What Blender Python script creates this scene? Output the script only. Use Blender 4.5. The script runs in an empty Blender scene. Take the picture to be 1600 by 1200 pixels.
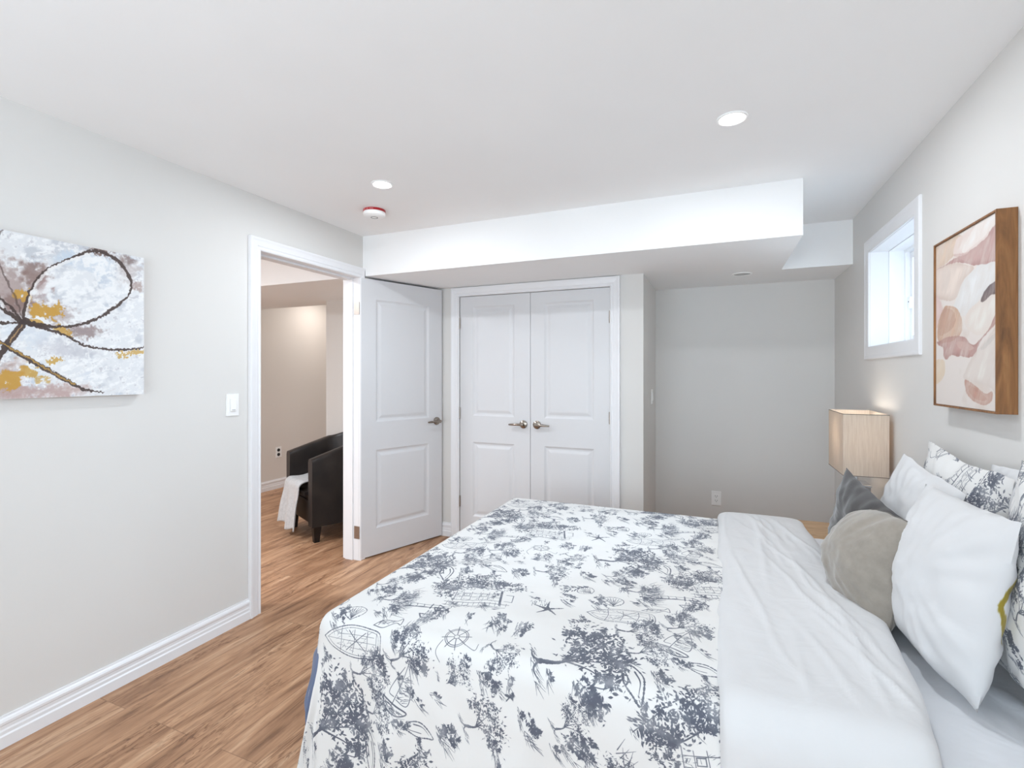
import bpy, bmesh, math, random
import numpy as np
from mathutils import Vector, Matrix

scene = bpy.context.scene
PI = math.pi
H = 1.34                                  # camera height
THETA = math.atan(320 / 768.0)            # camera turned left of the room's long axis

# ------------------------------------------------------------------ camera
cam_data = bpy.data.cameras.new('camera')
cam = bpy.data.objects.new('camera', cam_data)
scene.collection.objects.link(cam)
cam.location = (0, 0, H)
cam.rotation_euler = (PI / 2, 0, THETA)
cam_data.sensor_width = 36.0
cam_data.lens = 768 / 1600 * 36.0
cam_data.shift_y = -16 / 1600.0
cam_data.clip_start = 0.05
scene.camera = cam

# ------------------------------------------------------------------ world, exposure
scene.view_settings.view_transform = 'Standard'
scene.view_settings.look = 'None'
scene.view_settings.gamma = 1.0
scene.view_settings.use_curve_mapping = False
scene.view_settings.exposure = 0.34
world = bpy.data.worlds.new('daylight')
scene.world = world
world.use_nodes = True
bgn = world.node_tree.nodes['Background']
bgn.inputs['Color'].default_value = (0.88, 0.95, 1.0, 1)
bgn.inputs['Strength'].default_value = 1.15
try:
    scene.cycles.max_bounces = 14
    scene.cycles.diffuse_bounces = 8
    scene.cycles.sample_clamp_indirect = 6.0
except Exception:
    pass


def area_light(name, loc, rot, sx, sy, power, color=(1, 1, 1), shape='RECTANGLE', spread=None):
    d = bpy.data.lights.new(name, 'AREA')
    d.shape = shape
    d.size = sx
    if shape in ('RECTANGLE', 'ELLIPSE'):
        d.size_y = sy
    d.energy = power
    d.color = color
    if spread:
        d.spread = spread
    o = bpy.data.objects.new(name, d)
    scene.collection.objects.link(o)
    o.location = loc
    o.rotation_euler = rot
    return o


# upward fill added behind the camera for the ceiling; daylight through the small window
area_light('rear_upward_fill', (-0.7, -1.62, 1.30), (math.radians(127), 0, 0), 2.6, 1.9, 58, (0.765, 0.89, 1.0))
area_light('daylight_side_window', (1.75, 3.75, 2.25), Vector((-4.05, -2.6, -1.65)).to_track_quat('-Z', 'Y').to_euler(), 1.2, 1.2, 230, (0.66, 0.83, 1.0))

# ------------------------------------------------------------------ helpers
rng = np.random.default_rng(7)
random.seed(7)


def link(o, parent=None):
    scene.collection.objects.link(o)
    if parent is not None:
        o.parent = parent
    return o


def props(o, label=None, cat=None, group=None, kind=None):
    if label:
        o['label'] = label
    if cat:
        o['category'] = cat
    if group:
        o['group'] = group
    if kind:
        o['kind'] = kind
    return o


def empty(name, loc, label=None, cat=None, rz=0.0, group=None, kind=None):
    o = bpy.data.objects.new(name, None)
    o.empty_display_size = 0.05
    link(o)
    o.location = loc
    o.rotation_euler = (0, 0, rz)
    return props(o, label, cat, group, kind)


def obj(name, bm, mat, parent=None, smooth=False, bevel=0.0, seg=2, angle=35, recalc=True):
    if recalc:
        bmesh.ops.recalc_face_normals(bm, faces=bm.faces)
    me = bpy.data.meshes.new(name)
    bm.to_mesh(me)
    bm.free()
    me.materials.append(mat)
    if smooth:
        for p in me.polygons:
            p.use_smooth = True
        try:
            me.set_sharp_from_angle(angle=math.radians(angle))
        except Exception:
            pass
    o = bpy.data.objects.new(name, me)
    link(o, parent)
    if bevel:
        m = o.modifiers.new('bevel', 'BEVEL')
        m.width = bevel
        m.segments = seg
        m.limit_method = 'ANGLE'
        m.angle_limit = math.radians(40)
        m.harden_normals = False
    return o


def struct(name, bm, mat, label, parent=None, **k):
    o = obj(name, bm, mat, parent, **k)
    if parent is None:
        props(o, label, k.get('cat'), None, 'structure')
    return o


def box(bm, x0, x1, y0, y1, z0, z1, M=None):
    vs = [Vector((x, y, z)) for x in (x0, x1) for y in (y0, y1) for z in (z0, z1)]
    if M is not None:
        vs = [M @ v for v in vs]
    v = [bm.verts.new(c) for c in vs]
    for f in ((0, 1, 3, 2), (4, 6, 7, 5), (0, 4, 5, 1), (2, 3, 7, 6), (0, 2, 6, 4), (1, 5, 7, 3)):
        bm.faces.new([v[i] for i in f])
    return v


def boxes(*bs):
    bm = bmesh.new()
    for b in bs:
        box(bm, *b)
    return bm


def lathe(bm, prof, c=(0, 0, 0), axis='Z', n=32, M=None):
    """prof: list of (radius, height)."""
    rings = []
    for r, h in prof:
        ring = []
        if r < 1e-6:
            p = {'Z': (0, 0, h), 'Y': (0, h, 0), 'X': (h, 0, 0)}[axis]
            v = Vector(p) + Vector(c)
            ring = [bm.verts.new(M @ v if M is not None else v)]
        else:
            for i in range(n):
                a = 2 * PI * i / n
                ca, sa = r * math.cos(a), r * math.sin(a)
                p = {'Z': (ca, sa, h), 'Y': (ca, h, sa), 'X': (h, ca, sa)}[axis]
                v = Vector(p) + Vector(c)
                ring.append(bm.verts.new(M @ v if M is not None else v))
        rings.append(ring)
    for a, b in zip(rings[:-1], rings[1:]):
        if len(a) == 1 and len(b) == 1:
            continue
        for i in range(n):
            j = (i + 1) % n
            if len(a) == 1:
                bm.faces.new((a[0], b[i], b[j]))
            elif len(b) == 1:
                bm.faces.new((a[i], a[j], b[0]))
            else:
                bm.faces.new((a[i], a[j], b[j], b[i]))
    return rings


def tube(bm, pts, radii, n=12):
    pts = [Vector(p) for p in pts]
    rings = []
    for i, p in enumerate(pts):
        t = (pts[min(i + 1, len(pts) - 1)] - pts[max(i - 1, 0)]).normalized()
        up = Vector((0, 0, 1)) if abs(t.z) < .9 else Vector((1, 0, 0))
        a = t.cross(up).normalized()
        b = t.cross(a)
        r = radii[i] if hasattr(radii, '__len__') else radii
        if not hasattr(r, '__len__'):
            r = (r, r)
        rings.append([bm.verts.new(p + a * r[0] * math.cos(2 * PI * k / n) + b * r[1] * math.sin(2 * PI * k / n)) for k in range(n)])
    for a, b in zip(rings[:-1], rings[1:]):
        for i in range(n):
            j = (i + 1) % n
            bm.faces.new((a[i], a[j], b[j], b[i]))
    bm.faces.new(rings[0])
    bm.faces.new(rings[-1])


def extrude_profile(bm, prof, p0, p1, nrm):
    """prof: closed list of (out, z); run from p0 to p1, 'out' measured along nrm."""
    nrm = Vector(nrm)
    A = [bm.verts.new(Vector(p0) + nrm * o + Vector((0, 0, z))) for o, z in prof]
    B = [bm.verts.new(Vector(p1) + nrm * o + Vector((0, 0, z))) for o, z in prof]
    n = len(prof)
    for i in range(n):
        j = (i + 1) % n
        bm.faces.new((A[i], A[j], B[j], B[i]))
    bm.faces.new(A)
    bm.faces.new(B)


def casing(bm, a0, a1, z0, z1, prof, to3, closed=False):
    """mitred moulding round the rectangle a0..a1, z0..z1; prof: list of (outward, protrusion)."""
    loops = []
    for d, h in prof:
        if closed:
            q = [(a0 - d, z0 - d), (a0 - d, z1 + d), (a1 + d, z1 + d), (a1 + d, z0 - d)]
        else:
            q = [(a0 - d, z0), (a0 - d, z1 + d), (a1 + d, z1 + d), (a1 + d, z0)]
        loops.append([bm.verts.new(to3(a, z, h)) for a, z in q])
    n = len(prof)
    for i in range(n):
        A, B = loops[i], loops[(i + 1) % n]
        for k in range(4 if closed else 3):
            m = (k + 1) % 4
            bm.faces.new((A[k], A[m], B[m], B[k]))
    if not closed:
        bm.faces.new([l[0] for l in loops])
        bm.faces.new([l[3] for l in loops])


def grid_mesh(P, uv=None, close_u=False):
    """P: (nu, nv, 3) array -> bmesh with an optional uv layer."""
    nu, nv = P.shape[:2]
    bm = bmesh.new()
    V = [[bm.verts.new(P[i, j]) for j in range(nv)] for i in range(nu)]
    lay = bm.loops.layers.uv.new('UVMap') if uv is not None else None
    for i in range(nu if close_u else nu - 1):
        k = (i + 1) % nu
        for j in range(nv - 1):
            idx = ((i, j), (k, j), (k, j + 1), (i, j + 1))
            f = bm.faces.new([V[a][b] for a, b in idx])
            if lay is not None:
                for lp, (a, b) in zip(f.loops, idx):
                    lp[lay].uv = uv[a, b]
    return bm


# smooth value noise (numpy) used for cloth shapes and for the printed / painted pictures
def vnoise(x, y, seed=0):
    x = np.asarray(x, float)
    y = np.asarray(y, float)
    xi, yi = np.floor(x).astype(np.int64), np.floor(y).astype(np.int64)
    fx, fy = x - xi, y - yi
    fx = fx * fx * fx * (fx * (fx * 6 - 15) + 10)
    fy = fy * fy * fy * (fy * (fy * 6 - 15) + 10)

    def h(a, b):
        n = (a * 374761393 + b * 668265263 + seed * 974711) & 0x7fffffff
        n = ((n ^ (n >> 13)) * 1274126177) & 0x7fffffff
        return ((n ^ (n >> 16)) & 0xffff) / 65535.0
    v = (h(xi, yi) * (1 - fx) + h(xi + 1, yi) * fx) * (1 - fy) + (h(xi, yi + 1) * (1 - fx) + h(xi + 1, yi + 1) * fx) * fy
    return v * 2 - 1


def fbm(x, y, seed=0, oct=4):
    s, a = 0, 1.0
    for k in range(oct):
        s = s + a * vnoise(x * 2 ** k, y * 2 ** k, seed + k * 17)
        a *= .5
    return s


def sm(e0, e1, x):
    t = np.clip((x - e0) / (e1 - e0), 0, 1)
    return t * t * (3 - 2 * t)


def srgb(r, g, b):
    def f(c):
        c /= 255.0
        return c / 12.92 if c <= .04045 else ((c + .055) / 1.055) ** 2.4
    return (f(r), f(g), f(b), 1.0)


# ------------------------------------------------------------------ materials
def new_mat(name):
    m = bpy.data.materials.new(name)
    m.use_nodes = True
    nt = m.node_tree
    return m, nt, nt.nodes['Principled BSDF']


def N(nt, typ, **kw):
    n = nt.nodes.new(typ)
    for k, v in kw.items():
        if k in n.inputs.keys():
            n.inputs[k].default_value = v
        else:
            setattr(n, k, v)
    return n


def ramp(nt, stops):
    n = nt.nodes.new('ShaderNodeValToRGB')
    e = n.color_ramp.elements
    while len(e) < len(stops):
        e.new(0.5)
    for i, (p, c) in enumerate(stops):
        e[i].position = p
        e[i].color = c
    return n


def mapped(nt, scale=(1, 1, 1), rot=(0, 0, 0), coord='Object'):
    tc = nt.nodes.new('ShaderNodeTexCoord')
    mp = nt.nodes.new('ShaderNodeMapping')
    mp.inputs['Scale'].default_value = scale
    mp.inputs['Rotation'].default_value = rot
    nt.links.new(tc.outputs[coord], mp.inputs['Vector'])
    return mp.outputs['Vector']


def paint(name, col, rough=.6, bump=.02, scale=350, var=.012):
    """wall or trim paint: faint roller texture."""
    m, nt, b = new_mat(name)
    b.inputs['Roughness'].default_value = rough
    v = mapped(nt)
    nz = N(nt, 'ShaderNodeTexNoise', Scale=scale, Detail=3.0)
    nt.links.new(v, nz.inputs['Vector'])
    big = N(nt, 'ShaderNodeTexNoise', Scale=1.7, Detail=2.0)
    nt.links.new(v, big.inputs['Vector'])
    lo = tuple(c * (1 - var) for c in col[:3]) + (1,)
    hi = tuple(min(1, c * (1 + var)) for c in col[:3]) + (1,)
    r = ramp(nt, [(.3, lo), (.7, hi)])
    nt.links.new(big.outputs['Fac'], r.inputs['Fac'])
    nt.links.new(r.outputs['Color'], b.inputs['Base Color'])
    bp = N(nt, 'ShaderNodeBump', Strength=bump * 5, Distance=.001)
    nt.links.new(nz.outputs['Fac'], bp.inputs['Height'])
    nt.links.new(bp.outputs['Normal'], b.inputs['Normal'])
    return m


def metal(name, col, rough=.3):
    m, nt, b = new_mat(name)
    b.inputs['Metallic'].default_value = 1
    v = mapped(nt, (40, 40, 600))
    nz = N(nt, 'ShaderNodeTexNoise', Scale=1.0, Detail=2.0)
    nt.links.new(v, nz.inputs['Vector'])
    r = ramp(nt, [(.3, tuple(c * .85 for c in col[:3]) + (1,)), (.7, col)])
    nt.links.new(nz.outputs['Fac'], r.inputs['Fac'])
    nt.links.new(r.outputs['Color'], b.inputs['Base Color'])
    b.inputs['Roughness'].default_value = rough
    return m


def cloth(name, col, rough=.9, weave=900, bump=.12, wr=0.0, wscale=9.0, var=.03, sheen=.2, mott=None):
    m, nt, b = new_mat(name)
    b.inputs['Roughness'].default_value = rough
    b.inputs['Sheen Weight'].default_value = sheen
    v = mapped(nt)
    nz = N(nt, 'ShaderNodeTexNoise', Scale=weave, Detail=2.0)
    nt.links.new(v, nz.inputs['Vector'])
    bg = N(nt, 'ShaderNodeTexNoise', Scale=mott or 14.0, Detail=4.0, Roughness=.6)
    nt.links.new(v, bg.inputs['Vector'])
    r = ramp(nt, [(.32, tuple(c * (1 - var) for c in col[:3]) + (1,)), (.68, tuple(min(1, c * (1 + var)) for c in col[:3]) + (1,))])
    nt.links.new(bg.outputs['Fac'], r.inputs['Fac'])
    nt.links.new(r.outputs['Color'], b.inputs['Base Color'])
    bp = N(nt, 'ShaderNodeBump', Strength=bump, Distance=.001)
    nt.links.new(nz.outputs['Fac'], bp.inputs['Height'])
    last = bp
    if wr:
        w = N(nt, 'ShaderNodeTexNoise', Scale=wscale, Detail=3.0, Roughness=.45, Distortion=1.2)
        nt.links.new(v, w.inputs['Vector'])
        b2 = N(nt, 'ShaderNodeBump', Strength=wr, Distance=.012)
        nt.links.new(w.outputs['Fac'], b2.inputs['Height'])
        nt.links.new(b2.outputs['Normal'], bp.inputs['Normal'])
    nt.links.new(last.outputs['Normal'], b.inputs['Normal'])
    return m


def wood(name, light, mid, dark, scale=(14, 14, 1.6), rough=.45):
    m, nt, b = new_mat(name)
    b.inputs['Roughness'].default_value = rough
    v = mapped(nt, scale)
    n1 = N(nt, 'ShaderNodeTexNoise', Scale=1.0, Detail=6.0, Roughness=.6, Distortion=1.4)
    nt.links.new(v, n1.inputs['Vector'])
    r = ramp(nt, [(.28, dark), (.5, mid), (.72, light)])
    nt.links.new(n1.outputs['Fac'], r.inputs['Fac'])
    v2 = mapped(nt, tuple(s * 9 for s in scale[:2]) + (scale[2] * 4,))
    n2 = N(nt, 'ShaderNodeTexNoise', Scale=1.0, Detail=3.0)
    nt.links.new(v2, n2.inputs['Vector'])
    mx = N(nt, 'ShaderNodeMix', data_type='RGBA', blend_type='MULTIPLY')
    mx.inputs['Factor'].default_value = .35
    nt.links.new(r.outputs['Color'], mx.inputs['A'])
    nt.links.new(n2.outputs['Color'], mx.inputs['B'])
    r2 = ramp(nt, [(.3, (.6, .6, .6, 1)), (.6, (1, 1, 1, 1))])
    nt.links.new(n2.outputs['Fac'], r2.inputs['Fac'])
    nt.links.new(r2.outputs['Color'], mx.inputs['B'])
    nt.links.new(mx.outputs['Result'], b.inputs['Base Color'])
    return m


def floor_mat():
    m, nt, b = new_mat('vinyl_plank')
    tc = nt.nodes.new('ShaderNodeTexCoord')
    sep = nt.nodes.new('ShaderNodeSeparateXYZ')
    nt.links.new(tc.outputs['Object'], sep.inputs[0])
    com = nt.nodes.new('ShaderNodeCombineXYZ')              # planks run along the room's long axis
    nt.links.new(sep.outputs['Y'], com.inputs['X'])
    nt.links.new(sep.outputs['X'], com.inputs['Y'])
    br = N(nt, 'ShaderNodeTexBrick', offset=.37, offset_frequency=2, squash=1.0)
    br.inputs['Color1'].default_value = (0, 0, 0, 1)
    br.inputs['Color2'].default_value = (1, 1, 1, 1)
    br.inputs['Mortar'].default_value = (.5, .5, .5, 1)
    br.inputs['Scale'].default_value = 1
    br.inputs['Mortar Size'].default_value = .0011
    br.inputs['Mortar Smooth'].default_value = .1
    br.inputs['Bias'].default_value = 0
    br.inputs['Brick Width'].default_value = 1.22
    br.inputs['Row Height'].default_value = .182
    nt.links.new(com.outputs[0], br.inputs['Vector'])
    # per-plank offset for the grain
    off = N(nt, 'ShaderNodeVectorMath', operation='SCALE')
    off.inputs['Scale'].default_value = 37.0
    nt.links.new(br.outputs['Color'], off.inputs[0])
    add = N(nt, 'ShaderNodeVectorMath', operation='ADD')
    nt.links.new(tc.outputs['Object'], add.inputs[0])
    nt.links.new(off.outputs[0], add.inputs[1])

    def grain(sc, detail, dist, rough=.6):
        mp = nt.nodes.new('ShaderNodeMapping')
        mp.inputs['Scale'].default_value = sc
        nt.links.new(add.outputs[0], mp.inputs['Vector'])
        n = N(nt, 'ShaderNodeTexNoise', Scale=1.0, Detail=detail, Distortion=dist, Roughness=rough)
        nt.links.new(mp.outputs[0], n.inputs['Vector'])
        return n
    g1 = grain((7, .95, 1), 6.0, 2.2)
    g2 = grain((85, 4.0, 1), 4.0, .4, .65)
    g3 = grain((11, 1.5, 1), 4.0, 3.2)
    r1 = ramp(nt, [(.30, srgb(132, 96, 70)), (.42, srgb(176, 134, 102)), (.56, srgb(200, 158, 124)), (.75, srgb(222, 187, 155))])
    nt.links.new(g1.outputs['Fac'], r1.inputs['Fac'])
    r2 = ramp(nt, [(.34, (.62, .58, .55, 1)), (.56, (1, 1, 1, 1))])
    nt.links.new(g2.outputs['Fac'], r2.inputs['Fac'])
    r3 = ramp(nt, [(.30, (.58, .52, .48, 1)), (.42, (1, 1, 1, 1))])
    nt.links.new(g3.outputs['Fac'], r3.inputs['Fac'])
    tone = ramp(nt, [(0, (.90, .885, .875, 1)), (1, (1.03, 1.02, 1.01, 1))])
    nt.links.new(br.outputs['Color'], tone.inputs['Fac'])

    def mul(a, bb, f):
        x = N(nt, 'ShaderNodeMix', data_type='RGBA', blend_type='MULTIPLY')
        x.inputs['Factor'].default_value = f
        nt.links.new(a, x.inputs['A'])
        nt.links.new(bb, x.inputs['B'])
        return x.outputs['Result']
    c = mul(r1.outputs['Color'], r2.outputs['Color'], .55)
    c = mul(c, r3.outputs['Color'], .65)
    g4 = grain((15, 1.5, 1), 5.0, 2.4)
    g5 = grain((3.5, 1.1, 1), 2.0, .5)
    r4 = ramp(nt, [(.462, (1, 1, 1, 1)), (.497, (.46, .39, .34, 1)), (.512, (.62, .55, .5, 1)), (.535, (1, 1, 1, 1))])
    nt.links.new(g4.outputs['Fac'], r4.inputs['Fac'])
    r5 = ramp(nt, [(.42, (0, 0, 0, 1)), (.62, (1, 1, 1, 1))])
    nt.links.new(g5.outputs['Fac'], r5.inputs['Fac'])
    vein = N(nt, 'ShaderNodeMix', data_type='RGBA', blend_type='MULTIPLY')
    nt.links.new(r5.outputs['Color'], vein.inputs['Factor'])
    nt.links.new(c, vein.inputs['A'])
    nt.links.new(r4.outputs['Color'], vein.inputs['B'])
    c = vein.outputs['Result']
    c = mul(c, tone.outputs['Color'], 1.0)
    seam = N(nt, 'ShaderNodeMix', data_type='RGBA', blend_type='MIX')
    sf = N(nt, 'ShaderNodeMath', operation='MULTIPLY')
    sf.inputs[1].default_value = .55
    nt.links.new(br.outputs['Fac'], sf.inputs[0])
    nt.links.new(sf.outputs[0], seam.inputs['Factor'])
    nt.links.new(c, seam.inputs['A'])
    seam.inputs['B'].default_value = srgb(92, 62, 42)
    nt.links.new(seam.outputs['Result'], b.inputs['Base Color'])
    b.inputs['Roughness'].default_value = .48
    bp = N(nt, 'ShaderNodeBump', Strength=.12, Distance=.002)
    nt.links.new(g2.outputs['Fac'], bp.inputs['Height'])
    nt.links.new(bp.outputs['Normal'], b.inputs['Normal'])
    return m


def leather_mat():
    m, nt, b = new_mat('dark_leather')
    v = mapped(nt)
    vo = N(nt, 'ShaderNodeTexVoronoi', Scale=260.0)
    nt.links.new(v, vo.inputs['Vector'])
    n = N(nt, 'ShaderNodeTexNoise', Scale=6.0, Detail=5.0)
    nt.links.new(v, n.inputs['Vector'])
    r = ramp(nt, [(.35, srgb(24, 20, 20)), (.7, srgb(46, 40, 38))])
    nt.links.new(n.outputs['Fac'], r.inputs['Fac'])
    nt.links.new(r.outputs['Color'], b.inputs['Base Color'])
    b.inputs['Roughness'].default_value = .42
    bp = N(nt, 'ShaderNodeBump', Strength=.15, Distance=.001)
    nt.links.new(vo.outputs['Distance'], bp.inputs['Height'])
    nt.links.new(bp.outputs['Normal'], b.inputs['Normal'])
    return m


def emit(name, col, s):
    m, nt, b = new_mat(name)
    b.inputs['Base Color'].default_value = col
    b.inputs['Emission Color'].default_value = col
    b.inputs['Emission Strength'].default_value = s
    return m


def printed(name, arr, rough=.85, bump_h=None, bump=.1, fabric=True, wr=0.0):
    """material showing a picture drawn below as an array (rows from the bottom up), sRGB 0..1."""
    h, w = arr.shape[:2]
    im = bpy.data.images.new(name, w, h)
    px = np.ones((h, w, 4), np.float32)
    px[..., :3] = arr
    im.pixels.foreach_set(px.ravel())
    im.update()
    im.pack()
    m, nt, b = new_mat(name)
    b.inputs['Roughness'].default_value = rough
    uv = nt.nodes.new('ShaderNodeUVMap')
    uv.uv_map = 'UVMap'
    t = nt.nodes.new('ShaderNodeTexImage')
    t.image = im
    t.interpolation = 'Linear'
    nt.links.new(uv.outputs[0], t.inputs['Vector'])
    nt.links.new(t.outputs['Color'], b.inputs['Base Color'])
    tc = nt.nodes.new('ShaderNodeTexCoord')
    nz = N(nt, 'ShaderNodeTexNoise', Scale=900.0 if fabric else 90.0, Detail=3.0)
    nt.links.new(tc.outputs['Object'], nz.inputs['Vector'])
    bp = N(nt, 'ShaderNodeBump', Strength=bump, Distance=.001)
    nt.links.new(nz.outputs['Fac'], bp.inputs['Height'])
    nt.links.new(bp.outputs['Normal'], b.inputs['Normal'])
    if wr:
        wn = N(nt, 'ShaderNodeTexNoise', Scale=7.0, Detail=3.0, Distortion=1.0)
        nt.links.new(tc.outputs['Object'], wn.inputs['Vector'])
        b2 = N(nt, 'ShaderNodeBump', Strength=wr, Distance=.012)
        nt.links.new(wn.outputs['Fac'], b2.inputs['Height'])
        nt.links.new(b2.outputs['Normal'], bp.inputs['Normal'])
    if fabric:
        b.inputs['Sheen Weight'].default_value = .15
    return m


M_WALL = paint('wall_paint', srgb(219, 217, 214), .7)
M_CEIL = paint('ceiling_paint', srgb(243, 243, 243), .8)
M_TRIM = paint('trim_paint', srgb(234, 234, 236), .32, bump=.004)
M_DOOR = paint('door_paint', srgb(216, 216, 218), .38, bump=.006)
M_HALL = paint('hall_paint', srgb(222, 216, 210), .7)
M_FLOOR = floor_mat()
M_PLASTIC = paint('white_plastic', srgb(244, 244, 243), .3, bump=.002)
M_VINYL = paint('window_vinyl', srgb(246, 247, 249), .3, bump=.002)
M_NICKEL = metal('satin_nickel', srgb(158, 148, 138), .22)
M_HINGE = metal('hinge_steel', srgb(172, 162, 154), .38)
M_CHROME = metal('chrome', srgb(226, 228, 232), .08)
M_DARK = paint('dark_slot', srgb(38, 37, 36), .6, bump=.002)
M_GREY = paint('grey_mark', srgb(120, 122, 126), .5, bump=.002)
M_RED = paint('red_band', srgb(172, 26, 34), .4, bump=.002)
M_OAK = wood('frame_wood', srgb(164, 116, 70), srgb(136, 91, 50), srgb(92, 58, 30), (30, 30, 3.0))
M_STAND = wood('nightstand_wood', srgb(212, 182, 146), srgb(192, 158, 120), srgb(164, 128, 92), (3, 24, 24))
M_SHEET = cloth('white_sheet', srgb(220, 222, 226), wr=.5, wscale=6.0, var=.006)
M_COTTON = cloth('white_cotton', srgb(213, 213, 214), wr=.34, wscale=8.0, var=.006)
M_PILLOW = cloth('white_pillowcase', srgb(213, 213, 214), wr=.18, wscale=7.0, var=.006)
M_LINING = cloth('blue_grey_lining', srgb(104, 114, 140), var=.03)
M_VELVET_D = cloth('charcoal_velvet', srgb(68, 66, 66), sheen=.5, var=.12, mott=22.0, wr=.2)
M_VELVET_L = cloth('taupe_velvet', srgb(147, 139, 129), sheen=.5, var=.10, mott=26.0, wr=.22, wscale=12)
M_SEAM = cloth('taupe_seam', srgb(104, 99, 93), var=.03)
M_BLANKET = cloth('grey_fleece', srgb(196, 199, 202), sheen=.4, var=.10, mott=60.0, weave=300, bump=.5)
M_LEATHER = leather_mat()
M_LEG = wood('dark_leg_wood', srgb(40, 30, 26), srgb(28, 21, 19), srgb(18, 14, 13))
M_LENS = emit('lamp_lens', (1, .98, .95, 1), 14.0)
M_LENS_OFF = paint('lens_off', srgb(176, 176, 175), .35, bump=.002)
M_BULB = emit('bulb', (1, .94, .84, 1), 5.0)
M_BASE = metal('brushed_silver', srgb(182, 182, 184), .30)
M_DUCT = paint('bed_base_fabric', srgb(96, 98, 104), .9)

# shade cloth lets the bulb's light through
M_SHADE, _nt, _b = new_mat('shade_linen')
_b.inputs['Roughness'].default_value = .9
_v = mapped(_nt, (260, 260, 12))
_n = N(_nt, 'ShaderNodeTexNoise', Scale=1.0, Detail=3.0)
_nt.links.new(_v, _n.inputs['Vector'])
_r = ramp(_nt, [(.3, srgb(214, 201, 187)), (.7, srgb(228, 217, 204))])
_nt.links.new(_n.outputs['Fac'], _r.inputs['Fac'])
_nt.links.new(_r.outputs['Color'], _b.inputs['Base Color'])
_t = N(_nt, 'ShaderNodeBsdfTranslucent')
_nt.links.new(_r.outputs['Color'], _t.inputs['Color'])
_mx = N(_nt, 'ShaderNodeMixShader')
_mx.inputs[0].default_value = .35
_nt.links.new(_b.outputs[0], _mx.inputs[1])
_nt.links.new(_t.outputs[0], _mx.inputs[2])
_nt.links.new(_mx.outputs[0], _nt.nodes['Material Output'].inputs['Surface'])

# window glass: a thin clear pane that lets daylight pass and reflects a little
M_GLASS, _nt, _b = new_mat('window_glass')
_nz = N(_nt, 'ShaderNodeTexNoise', Scale=3.0)
_nr = ramp(_nt, [(0, (.955, .98, .985, 1)), (1, (.975, .99, .995, 1))])
_nt.links.new(_nz.outputs['Fac'], _nr.inputs['Fac'])
_tr = N(_nt, 'ShaderNodeBsdfTransparent')
_nt.links.new(_nr.outputs['Color'], _tr.inputs['Color'])
_gl = N(_nt, 'ShaderNodeBsdfGlossy', Roughness=.02)
_fr = N(_nt, 'ShaderNodeFresnel', IOR=1.25)
_mx = N(_nt, 'ShaderNodeMixShader')
_nt.links.new(_fr.outputs[0], _mx.inputs[0])
_nt.links.new(_tr.outputs[0], _mx.inputs[1])
_nt.links.new(_gl.outputs[0], _mx.inputs[2])
_nt.links.new(_mx.outputs[0], _nt.nodes['Material Output'].inputs['Surface'])


# ------------------------------------------------------------------ pictures drawn as arrays
def inside(poly, X, Y):
    poly = np.asarray(poly, float)
    r = np.zeros(X.shape, bool)
    x0, y0 = poly[-1]
    for x1, y1 in poly:
        if y0 != y1:
            c = ((y0 > Y) != (y1 > Y)) & (X < (x1 - x0) * (Y - y0) / (y1 - y0) + x0)
            r ^= c
        x0, y0 = x1, y1
    return r


def spline(pts, n=10, closed=False):
    p = np.asarray(pts, float)
    if closed:
        p = np.vstack([p[-1], p, p[0], p[1]])
    else:
        p = np.vstack([2 * p[0] - p[1], p, 2 * p[-1] - p[-2]])
    out = []
    for i in range(1, len(p) - 2):
        for t in np.linspace(0, 1, n, endpoint=False):
            a, b, c, d = p[i - 1], p[i], p[i + 1], p[i + 2]
            out.append(.5 * ((2 * b) + (c - a) * t + (2 * a - 5 * b + 4 * c - d) * t * t + (3 * b - a - 3 * c + d) * t ** 3))
    if not closed:
        out.append(p[-2])
    return np.array(out)


def dist_line(pts, X, Y):
    D = np.full(X.shape, 1e9)
    T = np.zeros(X.shape)
    n = len(pts) - 1
    for i in range(n):
        (x0, y0), (x1, y1) = pts[i], pts[i + 1]
        dx, dy = x1 - x0, y1 - y0
        L = dx * dx + dy * dy + 1e-12
        t = np.clip(((X - x0) * dx + (Y - y0) * dy) / L, 0, 1)
        d = np.hypot(X - x0 - t * dx, Y - y0 - t * dy)
        m = d < D
        D[m] = d[m]
        T[m] = (i + t[m]) / n
    return D, T


def mixc(img, col, a):
    img[:] = img * (1 - a[..., None]) + np.array(col, float) / 255.0 * a[..., None]


CELL_X, CELL_Y = .76, .75          # the print repeats half-dropped
PXM = 1240


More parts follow.
